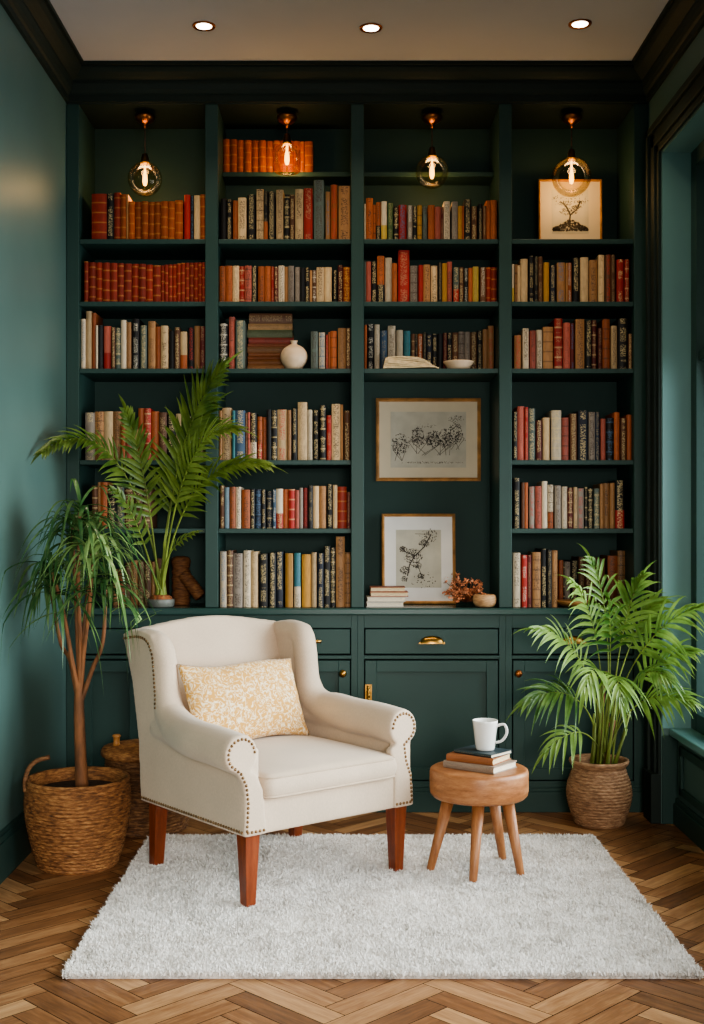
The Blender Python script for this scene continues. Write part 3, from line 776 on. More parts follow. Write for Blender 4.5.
def draw_wide(mb, x0, x1, z0, z1, y):
    rr = random.Random(5); w, h = x1 - x0, z1 - z0
    for (u, v_, s, t_) in ((.13, .42, .11, .15), (.36, .55, .08, .14), (.56, .52, .10, .12), (.72, .52, .09, .14), (.86, .62, .09, .16)):
        cx_, cz_ = x0 + u * w, z0 + v_ * h
        ink_blobs(mb, cx_, cz_, s * w * .85, t_ * h, 70, .0012, .0055, rr, y)
        for k in range(4):
            stroke(mb, [(cx_ + rr.uniform(-.03, .03), cz_), (cx_ + rr.uniform(-.04, .04), cz_ - .1 * h), (cx_ + rr.uniform(-.05, .05), cz_ - .3 * h)], .0018, y)
    ink_blobs(mb, x0 + .5 * w, z0 + .5 * h, .4 * w, .07 * h, 60, .001, .004, rr, y)
    ink_blobs(mb, x0 + .86 * w, z0 + .87 * h, .09 * w, .05 * h, 26, .001, .004, rr, y)
    ink_blobs(mb, x0 + .48 * w, z0 + .75 * h, .1 * w, .03 * h, 14, .0008, .003, rr, y)
    ink_blobs(mb, x0 + .55 * w, z0 + .09 * h, .34 * w, .015 * h, 60, .0008, .003, rr, y)
def draw_branch(mb, x0, x1, z0, z1, y):
    rr = random.Random(9); w, h = x1 - x0, z1 - z0
    P = lambda u, v_: (x0 + u * w, z0 + v_ * h)
    stroke(mb, [P(.25, .2), P(.3, .4), P(.42, .55), P(.62, .7), P(.78, .92)], .005, y)
    stroke(mb, [P(.42, .55), P(.2, .62), P(.14, .72)], .004, y); stroke(mb, [P(.3, .4), P(.5, .35), P(.58, .15)], .003, y)
    stroke(mb, [P(.78, .92), P(.42, .93)], .002, y)
    for (u, v_, s, n) in ((.38, .55, .17, 90), (.16, .66, .07, 36), (.62, .76, .09, 40), (.72, .9, .16, 34), (.2, .3, .09, 40), (.48, .38, .08, 24), (.18, .15, .06, 26), (.55, .2, .06, 20), (.6, .12, .22, 16)):
        ink_blobs(mb, *P(u, v_), s * w, s * w * .8, n, .001, .0048, rr, y)
def draw_tree(mb, x0, x1, z0, z1, y):
    rr = random.Random(4); w, h = x1 - x0, z1 - z0
    P = lambda u, v_: (x0 + u * w, z0 + v_ * h)
    for _ in range(460):
        u = rr.uniform(.02, .98); top = .28 * (1 - abs(u - .5) * 1.7)
        blob(mb, *P(u, .06 + rr.random() * max(.03, top)), rr.uniform(.0025, .006), rr, y)
    stroke(mb, [P(.48, .25), P(.5, .42), P(.42, .58), P(.3, .7)], .007, y); stroke(mb, [P(.5, .42), P(.68, .55), P(.78, .74)], .006, y)
    for (u, v_, s, n) in ((.45, .5, .2, 60), (.68, .6, .12, 40), (.35, .68, .15, 30), (.5, .76, .4, 44), (.8, .72, .08, 18)):
        ink_blobs(mb, *P(u, v_), s * w, s * w * .4, n, .001, .004, rr, y)
dW = CAMD + .30
picture('wide gold-framed ink drawing of trees hanging on the green bay back', wx(376, dW), wx(481, dW), wz(481, dW), wz(398, dW), NB - .0005, .015, .05, .045, 'mat_warm', draw_wide)
dL = CAMD + .22
picture('upright gold-framed ink branch drawing leaning behind the dried flowers', wx(382, dL), wx(456, dL), ZCNT + .0006, wz(513.5, dL), .235, .0125, .05, .058, 'mat', draw_branch, -.1)
dT = CAMD + .19
picture('small gold-framed tree drawing on the top shelf behind a glass pendant', wx(539, dT), wx(603, dT), shelf_z(239) + .0006, wz(178, dT), .21, .009, .05, .035, 'mat_warm', draw_tree, -.04, .06)

# books lying at the foot of the leaning picture
zz = ZCNT + .0002; dB = CAMD + .06
for i, (lab, a, b_, T, c, pg) in enumerate([('lowest white book in the small pile on the countertop', 366, 403.5, .022, (206, 198, 186), 'whitepage'), ('second book from bottom, pale-edged, in the small countertop pile', 366.5, 405, .021, (220, 206, 186), 'whitepage'),
                              ('thin salmon-covered book in the small countertop pile', 370, 408, .02, (186, 108, 78), 'papers'), ('topmost brown-covered book of the small countertop pile', 370, 405, .02, (150, 88, 60), 'papers')]):
    flat_book(lab, (wx(a, dB) + wx(b_, dB)) / 2, .085, zz, wx(b_, dB) - wx(a, dB), .11, T, rb.uniform(-.03, .03) + PI, c, 'books piled by the leaning picture', pg, rb.random(), .3)
    zz += T + .0005
# dried flowers and little woven bowl
xd = wx(466, CAMD + .07)
t = thing('dried_flower_bunch', 'bunch of rust-orange dried flowers lying on the countertop', 'dried flowers', (xd, .1, ZCNT + .0002))
rr = random.Random(21); mb = MB(); ms = MB()
for k in range(70):
    a = rr.uniform(-PI, PI); el = rr.uniform(.05, 1.2); L = rr.uniform(.05, .145)
    tip = Vector((math.cos(a) * math.cos(el) * L * .8, math.sin(a) * math.cos(el) * L * .5 - .01, .016 + math.sin(el) * L * 1.02))
    ms.tube([(0, 0, .016), tuple(tip * .5 + Vector((0, 0, .012))), tuple(tip)], .0011, 5)
    for q in range(9):
        c_ = tip + Vector((rr.gauss(0, .007), rr.gauss(0, .006), max(-.004, rr.gauss(.0, .007))))
        if c_.z < .006: c_.z = .006
        n1 = Vector((rr.gauss(0, 1), rr.gauss(0, 1), rr.gauss(0, 1))).normalized(); n2 = n1.orthogonal().normalized(); s = rr.uniform(.004, .009)
        i0 = len(mb.v)
        for (u, v_) in ((0, -1), (.6, 0), (0, 1.2), (-.6, 0)):
            mb.v.append(tuple(c_ + n1 * u * s + n2 * v_ * s))
        mb.face((i0, i0 + 1, i0 + 2, i0 + 3))
mb.build('petals', M['dryflower'], t, False); ms.build('stems', M['sheath'], t, False)
mb = MB()
mb.lathe([(.02, 0), (.038, .004), (.048, .018), (.05, .034), (.046, .05), (.04, .054), (.034, .05), (.03, .03)], n=64, mod=lambda i, j, r, z: .0016 * math.sin(j * 1.2 + i * PI))
tag(mb.build('woven_bowl', M['lightweave'], None, True, None, (wx(485, CAMD + .02), .032, ZCNT + .0002)), 'small pale woven bowl at the end of the dried flowers', 'bowl')
# wooden dish in the fourth bay
mb = MB(); mb.lathe([(.02, 0), (.04, .002), (.06, .013), (.072, .026), (.068, .027), (.05, .014), (.01, .008)], n=48)
tag(mb.build('wooden_dish', M['bowlwood'], None, True, None, (wx(575, CAMD - .0), .06, ZCNT + .0002)), 'shallow wooden dish in front of books behind the areca palm', 'dish')
# woven ornament beside the tall palm's vase
xw = wx(181, CAMD + .2)
t = thing('rattan_ornament', 'brown woven rattan ornament with upright and leaning arm behind palm', 'ornament', (xw, .2, ZCNT + .0002))
mb = MB(); 
mb.lathe([(.038, 0)] + [(.038 + .003 * math.sin(k * 2.1), .008 + k * .0105) for k in range(17)] + [(.042, .19), (.036, .205), (.02, .21)], n=40, mod=lambda i, j, r, z: .0012 * math.sin(j * 1.5 + i * PI))
mb.build('upright', M['rattan'], t)
mb = MB(); n = 22
mb.tube([(.012 + .08 * k / n, -.03 - .01 * k / n, .135 - .1 * (k / n)) for k in range(n + 1)], [.028 + .002 * math.sin(k * 2.4) + (-.006 if k in (0, n) else 0) for k in range(n + 1)], 24)
mb.build('leaning_arm', M['rattan'], t)

# ------------------------------------------------------------------ pendants and downlights
YP = .085; dP = CAMD + YP
bayw = ['orange leather books', 'orange leather set on the top shelf', 'empty top shelf', 'small framed tree drawing']
for i, (px, gy, gr_, kind) in enumerate([(145, 179, 17, 0), (287, 158, 14, 1), (432, 172, 16.5, 0), (571.5, 177, 19.5, 0)]):
    x = wx(px, dP); zr = HZ
    lab = ['globe pendant with copper rose hanging above the red and orange leather books', 'short jar-shaped glass pendant hanging before the orange leather set',
           'globe pendant hanging in front of the empty top shelf', 'largest globe pendant, hanging before the small framed tree drawing'][i]
    t = thing('pendant_lamp', lab, 'lamp', (x, YP, zr), 0, 'glass pendants in the bookcase bays')
    mb = MB(); mb.lathe([(.014, -.0005), (.016, -.012), (.04, -.018), (.044, -.024), (.044, -.03), (.038, -.042), (.024, -.052), (.009, -.06), (.005, -.075)], n=32); mb.build('ceiling_rose', M['copper'], t)
    zg = wz(gy, dP) - zr; R = gr_ * dP / F
    top = zg + R * (.97 if kind == 0 else 1.12)
    mb = MB(); mb.tube([(0, 0, -.04), (0, 0, top + .03)], .0028, 8); mb.build('cord', M['cord'], t)
    mb = MB(); mb.lathe([(.008, top + .036), (.012, top + .034), (.014, top + .02), (.0165, top + .018), (.0165, top + .002), (.019, top), (.019, top - .008), (.012, top - .012)], n=24); mb.build('socket', M['brass'], t)
    mb = MB()
    if kind == 0:
        a0 = math.asin(.016 / R); pr_ = [(R * math.sin(a), zg + R * math.cos(a)) for a in [a0 + (PI - a0 - .01) * k / 28 for k in range(29)]]
    else:
        pr_ = [(.016, top), (.02, top - .01), (R * .8, top - .022), (R * .97, top - .036), (R, zg), (R * .98, zg - R * .7), (R * .86, zg - R * 1.02), (R * .5, zg - R * 1.14), (.002, zg - R * 1.16)]
    mb.lathe(pr_, n=40, cap=False)
    mb.build('glass_globe', M['amber'], t)
    mb = MB()
    for k in range(5):
        a = 2 * PI * k / 5; rr_ = .007
        mb.tube([(rr_ * math.cos(a) * .5, rr_ * math.sin(a) * .5, zg + .024), (rr_ * math.cos(a), rr_ * math.sin(a), zg), (rr_ * math.cos(a) * .5, rr_ * math.sin(a) * .5, zg - .024)], .0014, 6)
    mb.build('filament', M['filament'], t)
    mb = MB(); mb.lathe([(.001, zg - .03), (.007, zg - .026), (.0105, zg - .01), (.009, zg + .012), (.005, zg + .026), (.003, top - .012)], n=16); mb.build('bulb', M['bulbglow'], t)
    l = bpy.data.lights.new('pendant_light', 'POINT'); l.energy = 1.3; l.color = (1, .64, .3); l.shadow_soft_size = .03
    lo = bpy.data.objects.new('pendant_light', l); col.objects.link(lo); lo.location = (0, -.0, zg - .045); lo.parent = t
for i, (px, py) in enumerate([(204, 25.5), (371, 27.5), (580, 23.5)]):
    d = F * (ZC - CAMZ) / (CY - py); x = wx(px, d); y = d - CAMD
    t = thing('recessed_downlight', ['recessed ceiling downlight nearest the left wall', 'recessed ceiling downlight in the middle of the three', 'recessed ceiling downlight nearest the window wall'][i].replace('the left wall', 'the tall palm'), 'downlight', (x, y, ZC), 0, 'downlights in the ceiling')
    mb = MB(); mb.lathe([(.029, -.0005), (.031, -.004), (.042, -.006), (.044, -.003), (.044, -.0003)], n=36, cap=False); mb.build('trim_ring', M['copper'], t)
    mb = MB(); mb.lathe([(.03, -.0012), (.03, -.0035), (.026, -.0045), (.001, -.005)], n=30); mb.build('diffuser', M['downglow'], t)
    l = bpy.data.lights.new('downlight_beam', 'SPOT'); l.energy = 20; l.color = (1, .8, .56); l.spot_size = 1.9; l.spot_blend = .8; l.shadow_soft_size = .04
    lo = bpy.data.objects.new('downlight_beam', l); col.objects.link(lo); lo.location = (0, 0, -.012); lo.parent = t

# ------------------------------------------------------------------ rug
RX0, RX1, RY0, RY1, RZ = -.745, .945, -1.86, -.45, .016
rug = thing('shag_rug', 'large off-white shaggy rug under the armchair and stool', 'rug', ((RX0 + RX1) / 2, (RY0 + RY1) / 2, 0))
cxr, cyr = (RX0 + RX1) / 2, (RY0 + RY1) / 2
bx('backing', (RX0 - cxr + .012, RX1 - cxr - .012, RY0 - cyr + .012, RY1 - cyr - .012, .0005, RZ), M['rug'], rug)
import numpy as np
rng = np.random.default_rng(2)
N = 130000
px = rng.uniform(RX0 - cxr, RX1 - cxr, N); py = rng.uniform(RY0 - cyr, RY1 - cyr, N)
ne = 16000   # extra tufts round the rim
side = rng.integers(0, 4, ne); tt = rng.uniform(0, 1, ne)
ex = np.where(side == 0, RX0 - cxr + .010, np.where(side == 1, RX1 - cxr - .010, RX0 - cxr + tt * (RX1 - RX0)))
ey = np.where(side == 2, RY0 - cyr + .010, np.where(side == 3, RY1 - cyr - .010, RY0 - cyr + tt * (RY1 - RY0)))
px = np.concatenate([px, ex]); py = np.concatenate([py, ey]); N2 = N + ne
clump = np.sin(px * 31 + 2 * np.sin(py * 17)) * np.cos(py * 37 + 2 * np.sin(px * 23))
ang = rng.uniform(0, 2 * np.pi, N2) * .6 + clump * 1.5
lean = rng.uniform(.1, 1.0, N2)
Lh = rng.uniform(.010, .019, N2) * (1 + .15 * clump)
dx, dy = np.cos(ang), np.sin(ang)
ox_ = np.concatenate([np.zeros(N), np.where(side == 0, -1, np.where(side == 1, 1, 0))]); oy_ = np.concatenate([np.zeros(N), np.where(side == 2, -1, np.where(side == 3, 1, 0))])
rim = np.concatenate([np.zeros(N), np.ones(ne)])
dx = dx * (1 - .6 * rim) + ox_; dy = dy * (1 - .6 * rim) + oy_
wd = rng.uniform(.0012, .0024, N2)
tw = rng.uniform(0, 2 * np.pi, N2); sx_, sy_ = np.cos(tw) * wd, np.sin(tw) * wd
z0 = np.where(rim > 0, rng.uniform(.001, RZ, N2), RZ - .004)
verts = np.zeros((N2, 5, 3))
def setp(i, hx, hz, s):
    verts[:, i, 0] = px + dx * hx * Lh * lean + s * sx_; verts[:, i, 1] = py + dy * hx * Lh * lean + s * sy_; verts[:, i, 2] = np.maximum(.001, z0 + hz * Lh * (1 - .3 * lean) * (1 - .55 * rim))
setp(0, 0, 0, -1); setp(1, 0, 0, 1); setp(2, .35, .7, 1); setp(3, .35, .7, -1); setp(4, 1.0, 1.0, 0)
base = np.arange(N2) * 5
me = bpy.data.meshes.new('pile')
me.vertices.add(N2 * 5); me.vertices.foreach_set('co', verts.reshape(-1))
q = np.stack([base, base + 1, base + 2, base + 3, base + 3, base + 2, base + 4], 1).reshape(-1)
me.loops.add(N2 * 7); me.loops.foreach_set('vertex_index', q.astype(np.int32))
me.polygons.add(N2 * 2)
ls = np.stack([np.arange(N2) * 7, np.arange(N2) * 7 + 4], 1).reshape(-1)
me.polygons.foreach_set('loop_start', ls.astype(np.int32))
me.update(calc_edges=True); me.validate()
me.materials.append(M['rug'])
o = bpy.data.objects.new('pile', me); col.objects.link(o); o.parent = rug; o['kind'] = 'stuff'
RUGTOP = .026

# ------------------------------------------------------------------ wingback armchair
CHX, CHY = -.2325, -.89
CHR = math.atan2(.627, .78)
chair = thing('wingback_armchair', 'cream linen wingback armchair with nailhead trim on the shaggy rug', 'armchair', (CHX, CHY, RUGTOP - .008), CHR)
def chz(z): return z - (RUGTOP - .008)
def remeshed(mb, vox, smooth, fac=.5):
    me = mb.mesh('tmp'); 
    bm = bmesh.new(); bm.from_mesh(me); bmesh.ops.recalc_face_normals(bm, faces=bm.faces); bm.to_mesh(me); bm.free()
    o = bpy.data.objects.new('tmp', me); col.objects.link(o)
    r = o.modifiers.new('r', 'REMESH'); r.mode = 'VOXEL'; r.voxel_size = vox; r.use_smooth_shade = True
    s = o.modifiers.new('s', 'SMOOTH'); s.iterations = smooth; s.factor = fac
    bpy.context.view_layer.update()
    dg = bpy.context.evaluated_depsgraph_get()
    res = bpy.data.meshes.new_from_object(o.evaluated_get(dg))
    bpy.data.objects.remove(o)
    return res
def link_mesh(name, me, mat, parent):
    me.materials.clear(); me.materials.append(mat)
    for p in me.polygons: p.use_smooth = True
    me.name = name
    o = bpy.data.objects.new(name, me); col.objects.link(o); o.parent = parent
    return o
def split(me, test):
    out = []
    for want in (True, False):
        bm = bmesh.new(); bm.from_mesh(me)
        kill = [f for f in bm.faces if test(f.calc_center_median()) != want]
        bmesh.ops.delete(bm, geom=kill, context='FACES')
        m2 = bpy.data.meshes.new('s'); bm.to_mesh(m2); bm.free(); out.append(m2)
    return out
def catmull(pts, n=8):
    pts = [Vector(p) for p in pts]; out = []
    P = [pts[0] * 2 - pts[1]] + pts + [pts[-1] * 2 - pts[-2]]
    for i in range(1, len(P) - 2):
        for k in range(n):
            t = k / n; a, b_, c, d = P[i - 1], P[i], P[i + 1], P[i + 2]
            out.append(.5 * ((2 * b_) + (c - a) * t + (2 * a - 5 * b_ + 4 * c - d) * t * t + (3 * b_ - a - 3 * c + d) * t ** 3))
    out.append(pts[-1]); return out
Z0 = chz(.242)
sidemesh = {}
for sgn in (-1, 1):
    mb = MB()
    # outer panel
    pol = [(-.30, Z0), (.335, Z0), (.35, chz(.45)), (.395, chz(.65)), (.465, chz(.812)), (.42, chz(.828)), (.33, chz(.832)), (.268, chz(.822)), (.242, chz(.79)), (.232, chz(.7)), (.222, chz(.61)), (.18, chz(.55)), (.1, chz(.52)), (-.1, chz(.51)), (-.30, chz(.51))]
    xo, xi = .347 * sgn, .285 * sgn
    mb.prism(pol, 'x', min(xo, xi), max(xo, xi))
    # wing roll flowing down into the arm roll
    AX = .358 if sgn < 0 else .302; ZS = .498 if sgn < 0 else .512
    path = catmull([(.315 * sgn, .43, chz(.795)), (.312 * sgn, .34, chz(.80)), (.308 * sgn, .27, chz(.785)), (.303 * sgn, .243, chz(.73)), (.302 * sgn, .232, chz(.66)), (.303 * sgn, .222, chz(.605)), (.307 * sgn, .195, chz(.556)), (.316 * sgn, .14, chz(.527)), (min(.33, AX + .012) * sgn, .06, chz(ZS + .012)), ((AX - .004) * sgn, -.06, chz(ZS + .010)), (AX * sgn, -.18, chz(ZS + .008)), (AX * sgn, -.298, chz(ZS))], 6)
    mb.tube([(.312 * sgn, .235, chz(.503)), (.32 * sgn, .12, chz(.505)), (min(.335, AX + .01) * sgn, .0, chz(ZS + .004))], [.046, .054, .058], 18)
    mb.ball((.312 * sgn, .235, chz(.503)), .046, 16, 10)
    n = len(path); rad = []
    for k in range(n):
        u = k / (n - 1)
        rad.append(.034 + .009 * min(1, u / .2) if u < .4 else .043 + .020 * min(1, (u - .4) / .3))
    mb.tube([tuple(p) for p in path], rad, 20)
    # front scroll panel
    cxs, czs, R = AX, chz(ZS), .06
    pol2 = []
    for k in range(25):
        a = math.radians(-60 + 285 * k / 24)   # from inner-lower round over the top to outer-lower
        pol2.append((cxs - R * math.cos(a), czs + R * math.sin(a)))
    # a=-60: inner lower side; last: outer lower
    pol2 = [(x_ * 1.0, z_) for (x_, z_) in pol2]
    low = [(AX + .012, chz(ZS - .06)), (AX + (.343 - AX) * .5, chz(.405)), (.343, chz(.345)), (.349, Z0), (.262, Z0), (min(.276, AX - .04), chz(.38)), (AX - .06, chz(ZS - .072))]
    pl = [(x_ * sgn, z_) for (x_, z_) in (pol2 + low)]
    mb.prism(pl, 'y', -.314, -.285)
    me = remeshed(mb, .0065, 5)
    sidemesh[sgn] = me.copy()
    def is_wing(c):   # boundary: a slanted seam from the inside elbow down to the back
        return c.z > chz(.545) and c.y > .14 + (chz(.60) - c.z) * .5
    w_, a_ = split(me, is_wing)
    link_mesh('wing', w_, M['linen'], chair); link_mesh('arm', a_, M['linen'], chair)
# seat base
mb = MB(); mb.box(-.335, .335, -.306, .33, Z0, chz(.352))
link_mesh('seat_base', remeshed(mb, .008, 4), M['linen'], chair); basemesh = chair.children[-1].data
# backrest: inside back, slightly puffed, arched top, leaning
mb = MB(); nx, nz = 24, 26; g0 = []
for face in (0, 1):
    g = []
    for iz in range(nz + 1):
        v_ = iz / nz; r = []
        for ix in range(nx + 1):
            u = ix / nx * 2 - 1
            wd_ = .29 if face == 0 else .325
            ztop = chz(.828 + .034 * (math.cos(u * PI / 2) ** 1.2 if abs(u) < 1 else 0))
            zb_ = chz(.30); zq = zb_ + (ztop - zb_) * v_
            if face == 0: yq = .27 + .155 * v_ - .028 * math.sin(PI * min(1, v_ * 1.0)) * (1 - u ** 4)
            else: yq = .335 + .125 * v_ ** 1.5
            r.append(mb.vert(u * wd_, yq, zq))
        g.append(r)
    g0.append(g)
for gi, g in enumerate(g0):
    for iz in range(nz):
        for ix in range(nx): mb.face((g[iz][ix], g[iz][ix + 1], g[iz + 1][ix + 1], g[iz + 1][ix]))
A, B = g0
for ix in range(nx): mb.face((A[nz][ix], A[nz][ix + 1], B[nz][ix + 1], B[nz][ix])); mb.face((A[0][ix], A[0][ix + 1], B[0][ix + 1], B[0][ix]))
for iz in range(nz): mb.face((A[iz][0], A[iz + 1][0], B[iz + 1][0], B[iz][0])); mb.face((A[iz][nx], A[iz + 1][nx], B[iz + 1][nx], B[iz][nx]))
link_mesh('backrest', remeshed(mb, .008, 5), M['linen'], chair)
# seat cushion
def cushion_mesh(hw, y0, y1, z0, z1, crown, n=30, e=.35):
    mb = MB(); prof_ = [(-1, 0), (-1, .0)]
    rows = []
    S = [-1, -.985, -.95, -.9, -.8, -.6, -.4, -.2, 0, .2, .4, .6, .8, .9, .95, .985, 1]
    def grid(top):
        g = []
        for a in S:
            r = []
            for b_ in S:
                ed = max(abs(a), abs(b_)); 
                drop = 0
                x_, y_ = a * hw, (y0 + y1) / 2 + b_ * (y1 - y0) / 2
                # round the plan corners
                k = max(0, abs(a) - .86) / .14; q = max(0, abs(b_) - .86) / .14
                if k > 0 and q > 0:
                    sc_ = 1 / max(1, math.hypot(k, q)); mxx = max(k, q)
                    kk, qq = k * mxx * sc_ if False else k / max(1, math.hypot(k, q) / max(k, q)), q / max(1, math.hypot(k, q) / max(k, q))
                    x_ = math.copysign(hw * (.86 + .14 * kk), a); y_ = (y0 + y1) / 2 + math.copysign((y1 - y0) / 2 * (.86 + .14 * qq), b_)
                f_ = (1 - abs(a) ** 3.0) * (1 - abs(b_) ** 3.0)
                rim = max(0, (ed - .93) / .07); rd = .010 * rim ** 2
                if top: zq = z1 + crown * f_ - rd
                else: zq = z0 - crown * .25 * f_ + rd
                r.append(mb.vert(x_, y_, zq))
            g.append(r)
        return g
    gt, gb = grid(True), grid(False); n = len(S)
    for i in range(n - 1):
        for j in range(n - 1):
            mb.face((gt[i][j], gt[i + 1][j], gt[i + 1][j + 1], gt[i][j + 1]), 0, True); mb.face((gb[i][j], gb[i][j + 1], gb[i + 1][j + 1], gb[i + 1][j]), 0, True)
    ringT = [gt[i][0] for i in range(n)] + [gt[n - 1][j] for j in range(1, n)] + [gt[i][n - 1] for i in range(n - 2, -1, -1)] + [gt[0][j] for j in range(n - 2, 0, -1)]
    ringB = [gb[i][0] for i in range(n)] + [gb[n - 1][j] for j in range(1, n)] + [gb[i][n - 1] for i in range(n - 2, -1, -1)] + [gb[0][j] for j in range(n - 2, 0, -1)]
    m_ = len(ringT); ctr = Vector((0, (y0 + y1) / 2, 0)); mids = []
    for lv in (.25, .5, .75):
        r = []
        for k in range(m_):
            a, b_ = Vector(mb.v[ringT[k]]), Vector(mb.v[ringB[k]]); p = a.lerp(b_, lv); d_ = (p - ctr); d_.z = 0; d_.normalize()
            p += d_ * .009 * math.sin(PI * lv); r.append(mb.vert(*p))
        mids.append(r)
    chain = [ringT] + mids + [ringB]
    for A_, B_ in zip(chain, chain[1:]):
        for k in range(m_): mb.face((A_[k], A_[(k + 1) % m_], B_[(k + 1) % m_], B_[k]), 0, True)
    return mb, [mb.v[i] for i in ringT], [mb.v[i] for i in ringB]
mb, rt, rbm = cushion_mesh(.272, -.325, .25, chz(.345), chz(.424), .03)
cu = mb.build('seat_cushion', M['linen'], chair)
sub = cu.modifiers.new('sub', 'SUBSURF'); sub.levels = 1; sub.render_levels = 1
mb = MB()
for ring in (rt, rbm):
    mb.tube([(p[0], p[1], p[2] + (.0006 if ring is rt else -.0006)) for p in ring] + [ring[0], ring[1]], .0034, 8, cap=False)
mb.build('piping', M['piping'], cu)
# legs
def leg(x, y, topw, botw, rake, z1):
    mb = MB(); b0 = 0
    for (zq, w_, sh) in ((0, botw, rake), (.02, botw * 1.03, rake * .9), (z1 + .03, topw, 0)):
        for (sx, sy) in ((-1, -1), (1, -1), (1, 1), (-1, 1)):
            mb.v.append((sx * w_ / 2, sh + sy * w_ / 2, zq))
    for i in range(2):
        for k in range(4): mb.face((i * 4 + k, i * 4 + (k + 1) % 4, i * 4 + 4 + (k + 1) % 4, i * 4 + 4 + k))
    mb.face((3, 2, 1, 0)); mb.face((8, 9, 10, 11))
    return mb.build('leg', M['legwood'], chair, True, .003, (x, y, 0))
leg(-.305, -.27, .056, .036, 0, Z0); leg(.305, -.27, .056, .036, 0, Z0); leg(-.3, .285, .052, .038, .02, Z0); leg(.3, .285, .052, .038, .02, Z0)
# nailheads on the real surfaces
mb = MB()
def bvh_of(me): return BVHTree.FromPolygons([v.co for v in me.vertices], [tuple(p.vertices) for p in me.polygons])
def resample(pts, step):
    pts = [Vector(p) for p in pts]; out = [pts[0]]; acc = 0
    for a, b_ in zip(pts, pts[1:]):
        l = (b_ - a).length; d_ = step - acc
        while d_ <= l: out.append(a.lerp(b_, d_ / l)); d_ += step
        acc = (acc + l) % step
    return out
STEP = .0148
NAILS = {}
def nail(p): mb.ball(p, .0052, 8, 5)
bb = bvh_of(basemesh)
sideb = {g: bvh_of(sidemesh[g]) for g in (-1, 1)}
def flush():
    global mb
    tag(mb.build('nailhead_trim', M['nail'], chair, False), 'row of small metal upholstery nailheads'); mb = MB()
for sgn in (-1, 1):
    bs = sideb[sgn]; AX = .358 if sgn < 0 else .302; ZS = .498 if sgn < 0 else .512
    for p in resample(catmull([(.455, chz(.795), 0), (.34, chz(.81), 0), (.275, chz(.80), 0), (.243, chz(.765), 0), (.23, chz(.70), 0), (.221, chz(.63), 0), (.208, chz(.575), 0)], 6), STEP * .95):
        h = bs.ray_cast(Vector((.8 * sgn, p.x + .012, p.y)), Vector((-sgn, 0, 0)))
        if h[0]: nail(h[0])
    flush()
    pth = [(.338, Z0 + .02, 0), (.333, chz(.345), 0), (AX - .008 + (.338 - AX) * .5, chz(.40), 0), (AX + .002, chz(ZS - .057), 0)]
    pth2 = [(AX + .048 * math.cos(math.radians(a)), chz(ZS) + .048 * math.sin(math.radians(a)), 0) for a in range(-40, 200, 12)]
    for p in resample(pth + pth2, STEP * .95):
        h = bs.ray_cast(Vector((p.x * sgn, -.8, p.y)), Vector((0, 1, 0)))
        if h[0] and h[0].y < -.26: nail(h[0])
    flush()
for sgn in (-1, 1):
    for p in resample([(-.30, Z0 + .014, 0), (.33, Z0 + .014, 0)], STEP):
        h = sideb[sgn].ray_cast(Vector((.8 * sgn, p.x, p.y)), Vector((-sgn, 0, 0)))
        if h[0]: nail(h[0])
    flush()
for p in resample([(-.335, Z0 + .014, 0), (.335, Z0 + .014, 0)], STEP):
    h1 = bb.ray_cast(Vector((p.x, -.8, p.y)), Vector((0, 1, 0)))
    ys = [h1[0].y] if h1[0] else []
    for sgn in (-1, 1):
        h2 = sideb[sgn].ray_cast(Vector((p.x, -.8, p.y)), Vector((0, 1, 0))) if abs(p.x) > .25 else (None,)
        if h2[0]: ys.append(h2[0].y)
    if ys: nail((p.x, min(ys), p.y))
flush()

# lumbar pillow
pil = MB(); nu, nv = 36, 24; hw, hh, th = .25, .148, .062
gr2 = []
for sd in (-1, 1):
    g = []
    for i in range(nu + 1):
        u = i / nu * 2 - 1; r = []
        for j in range(nv + 1):
            v_ = j / nv * 2 - 1
            k = ((1 - u ** 2) ** .55) * ((1 - v_ ** 2) ** .55)
            pin = 1 - .05 * (1 - v_ ** 2) * abs(u) ** 3; pin2 = 1 - .07 * (1 - u ** 2) * abs(v_) ** 3
            wr = .0025 * math.sin(u * 9 + v_ * 5) * math.sin(v_ * 8 - u * 3)
            r.append(pil.vert(u * hw * pin, sd * th * k + wr, v_ * hh * pin2 + .006 * math.sin(u * 4) * abs(v_)))
        g.append(r)
    gr2.append(g)
for sd, g in zip((-1, 1), gr2):
    for i in range(nu):
        for j in range(nv):
            pil.face((g[i][j], g[i + 1][j], g[i + 1][j + 1], g[i][j + 1]), 0, True)
def ch_world(x, y, z):
    c, s = math.cos(CHR), math.sin(CHR); return (CHX + x * c - y * s, CHY + x * s + y * c, z)
me = pil.mesh('lumbar_pillow')
bm = bmesh.new(); bm.from_mesh(me); bmesh.ops.remove_doubles(bm, verts=bm.verts, dist=.0004); bmesh.ops.recalc_face_normals(bm, faces=bm.faces); bm.to_mesh(me); bm.free()
me.materials.append(M['damask'])
po = bpy.data.objects.new('lumbar_pillow', me); col.objects.link(po)
po.matrix_world = Matrix.Translation(ch_world(-.03, .152, .58)) @ Matrix.Rotation(CHR + .06, 4, 'Z') @ Matrix.Rotation(-.42, 4, 'X') @ Matrix.Rotation(.02, 4, 'Y')
tag(po, 'yellow and cream patterned lumbar pillow leaning in the armchair', 'pillow')

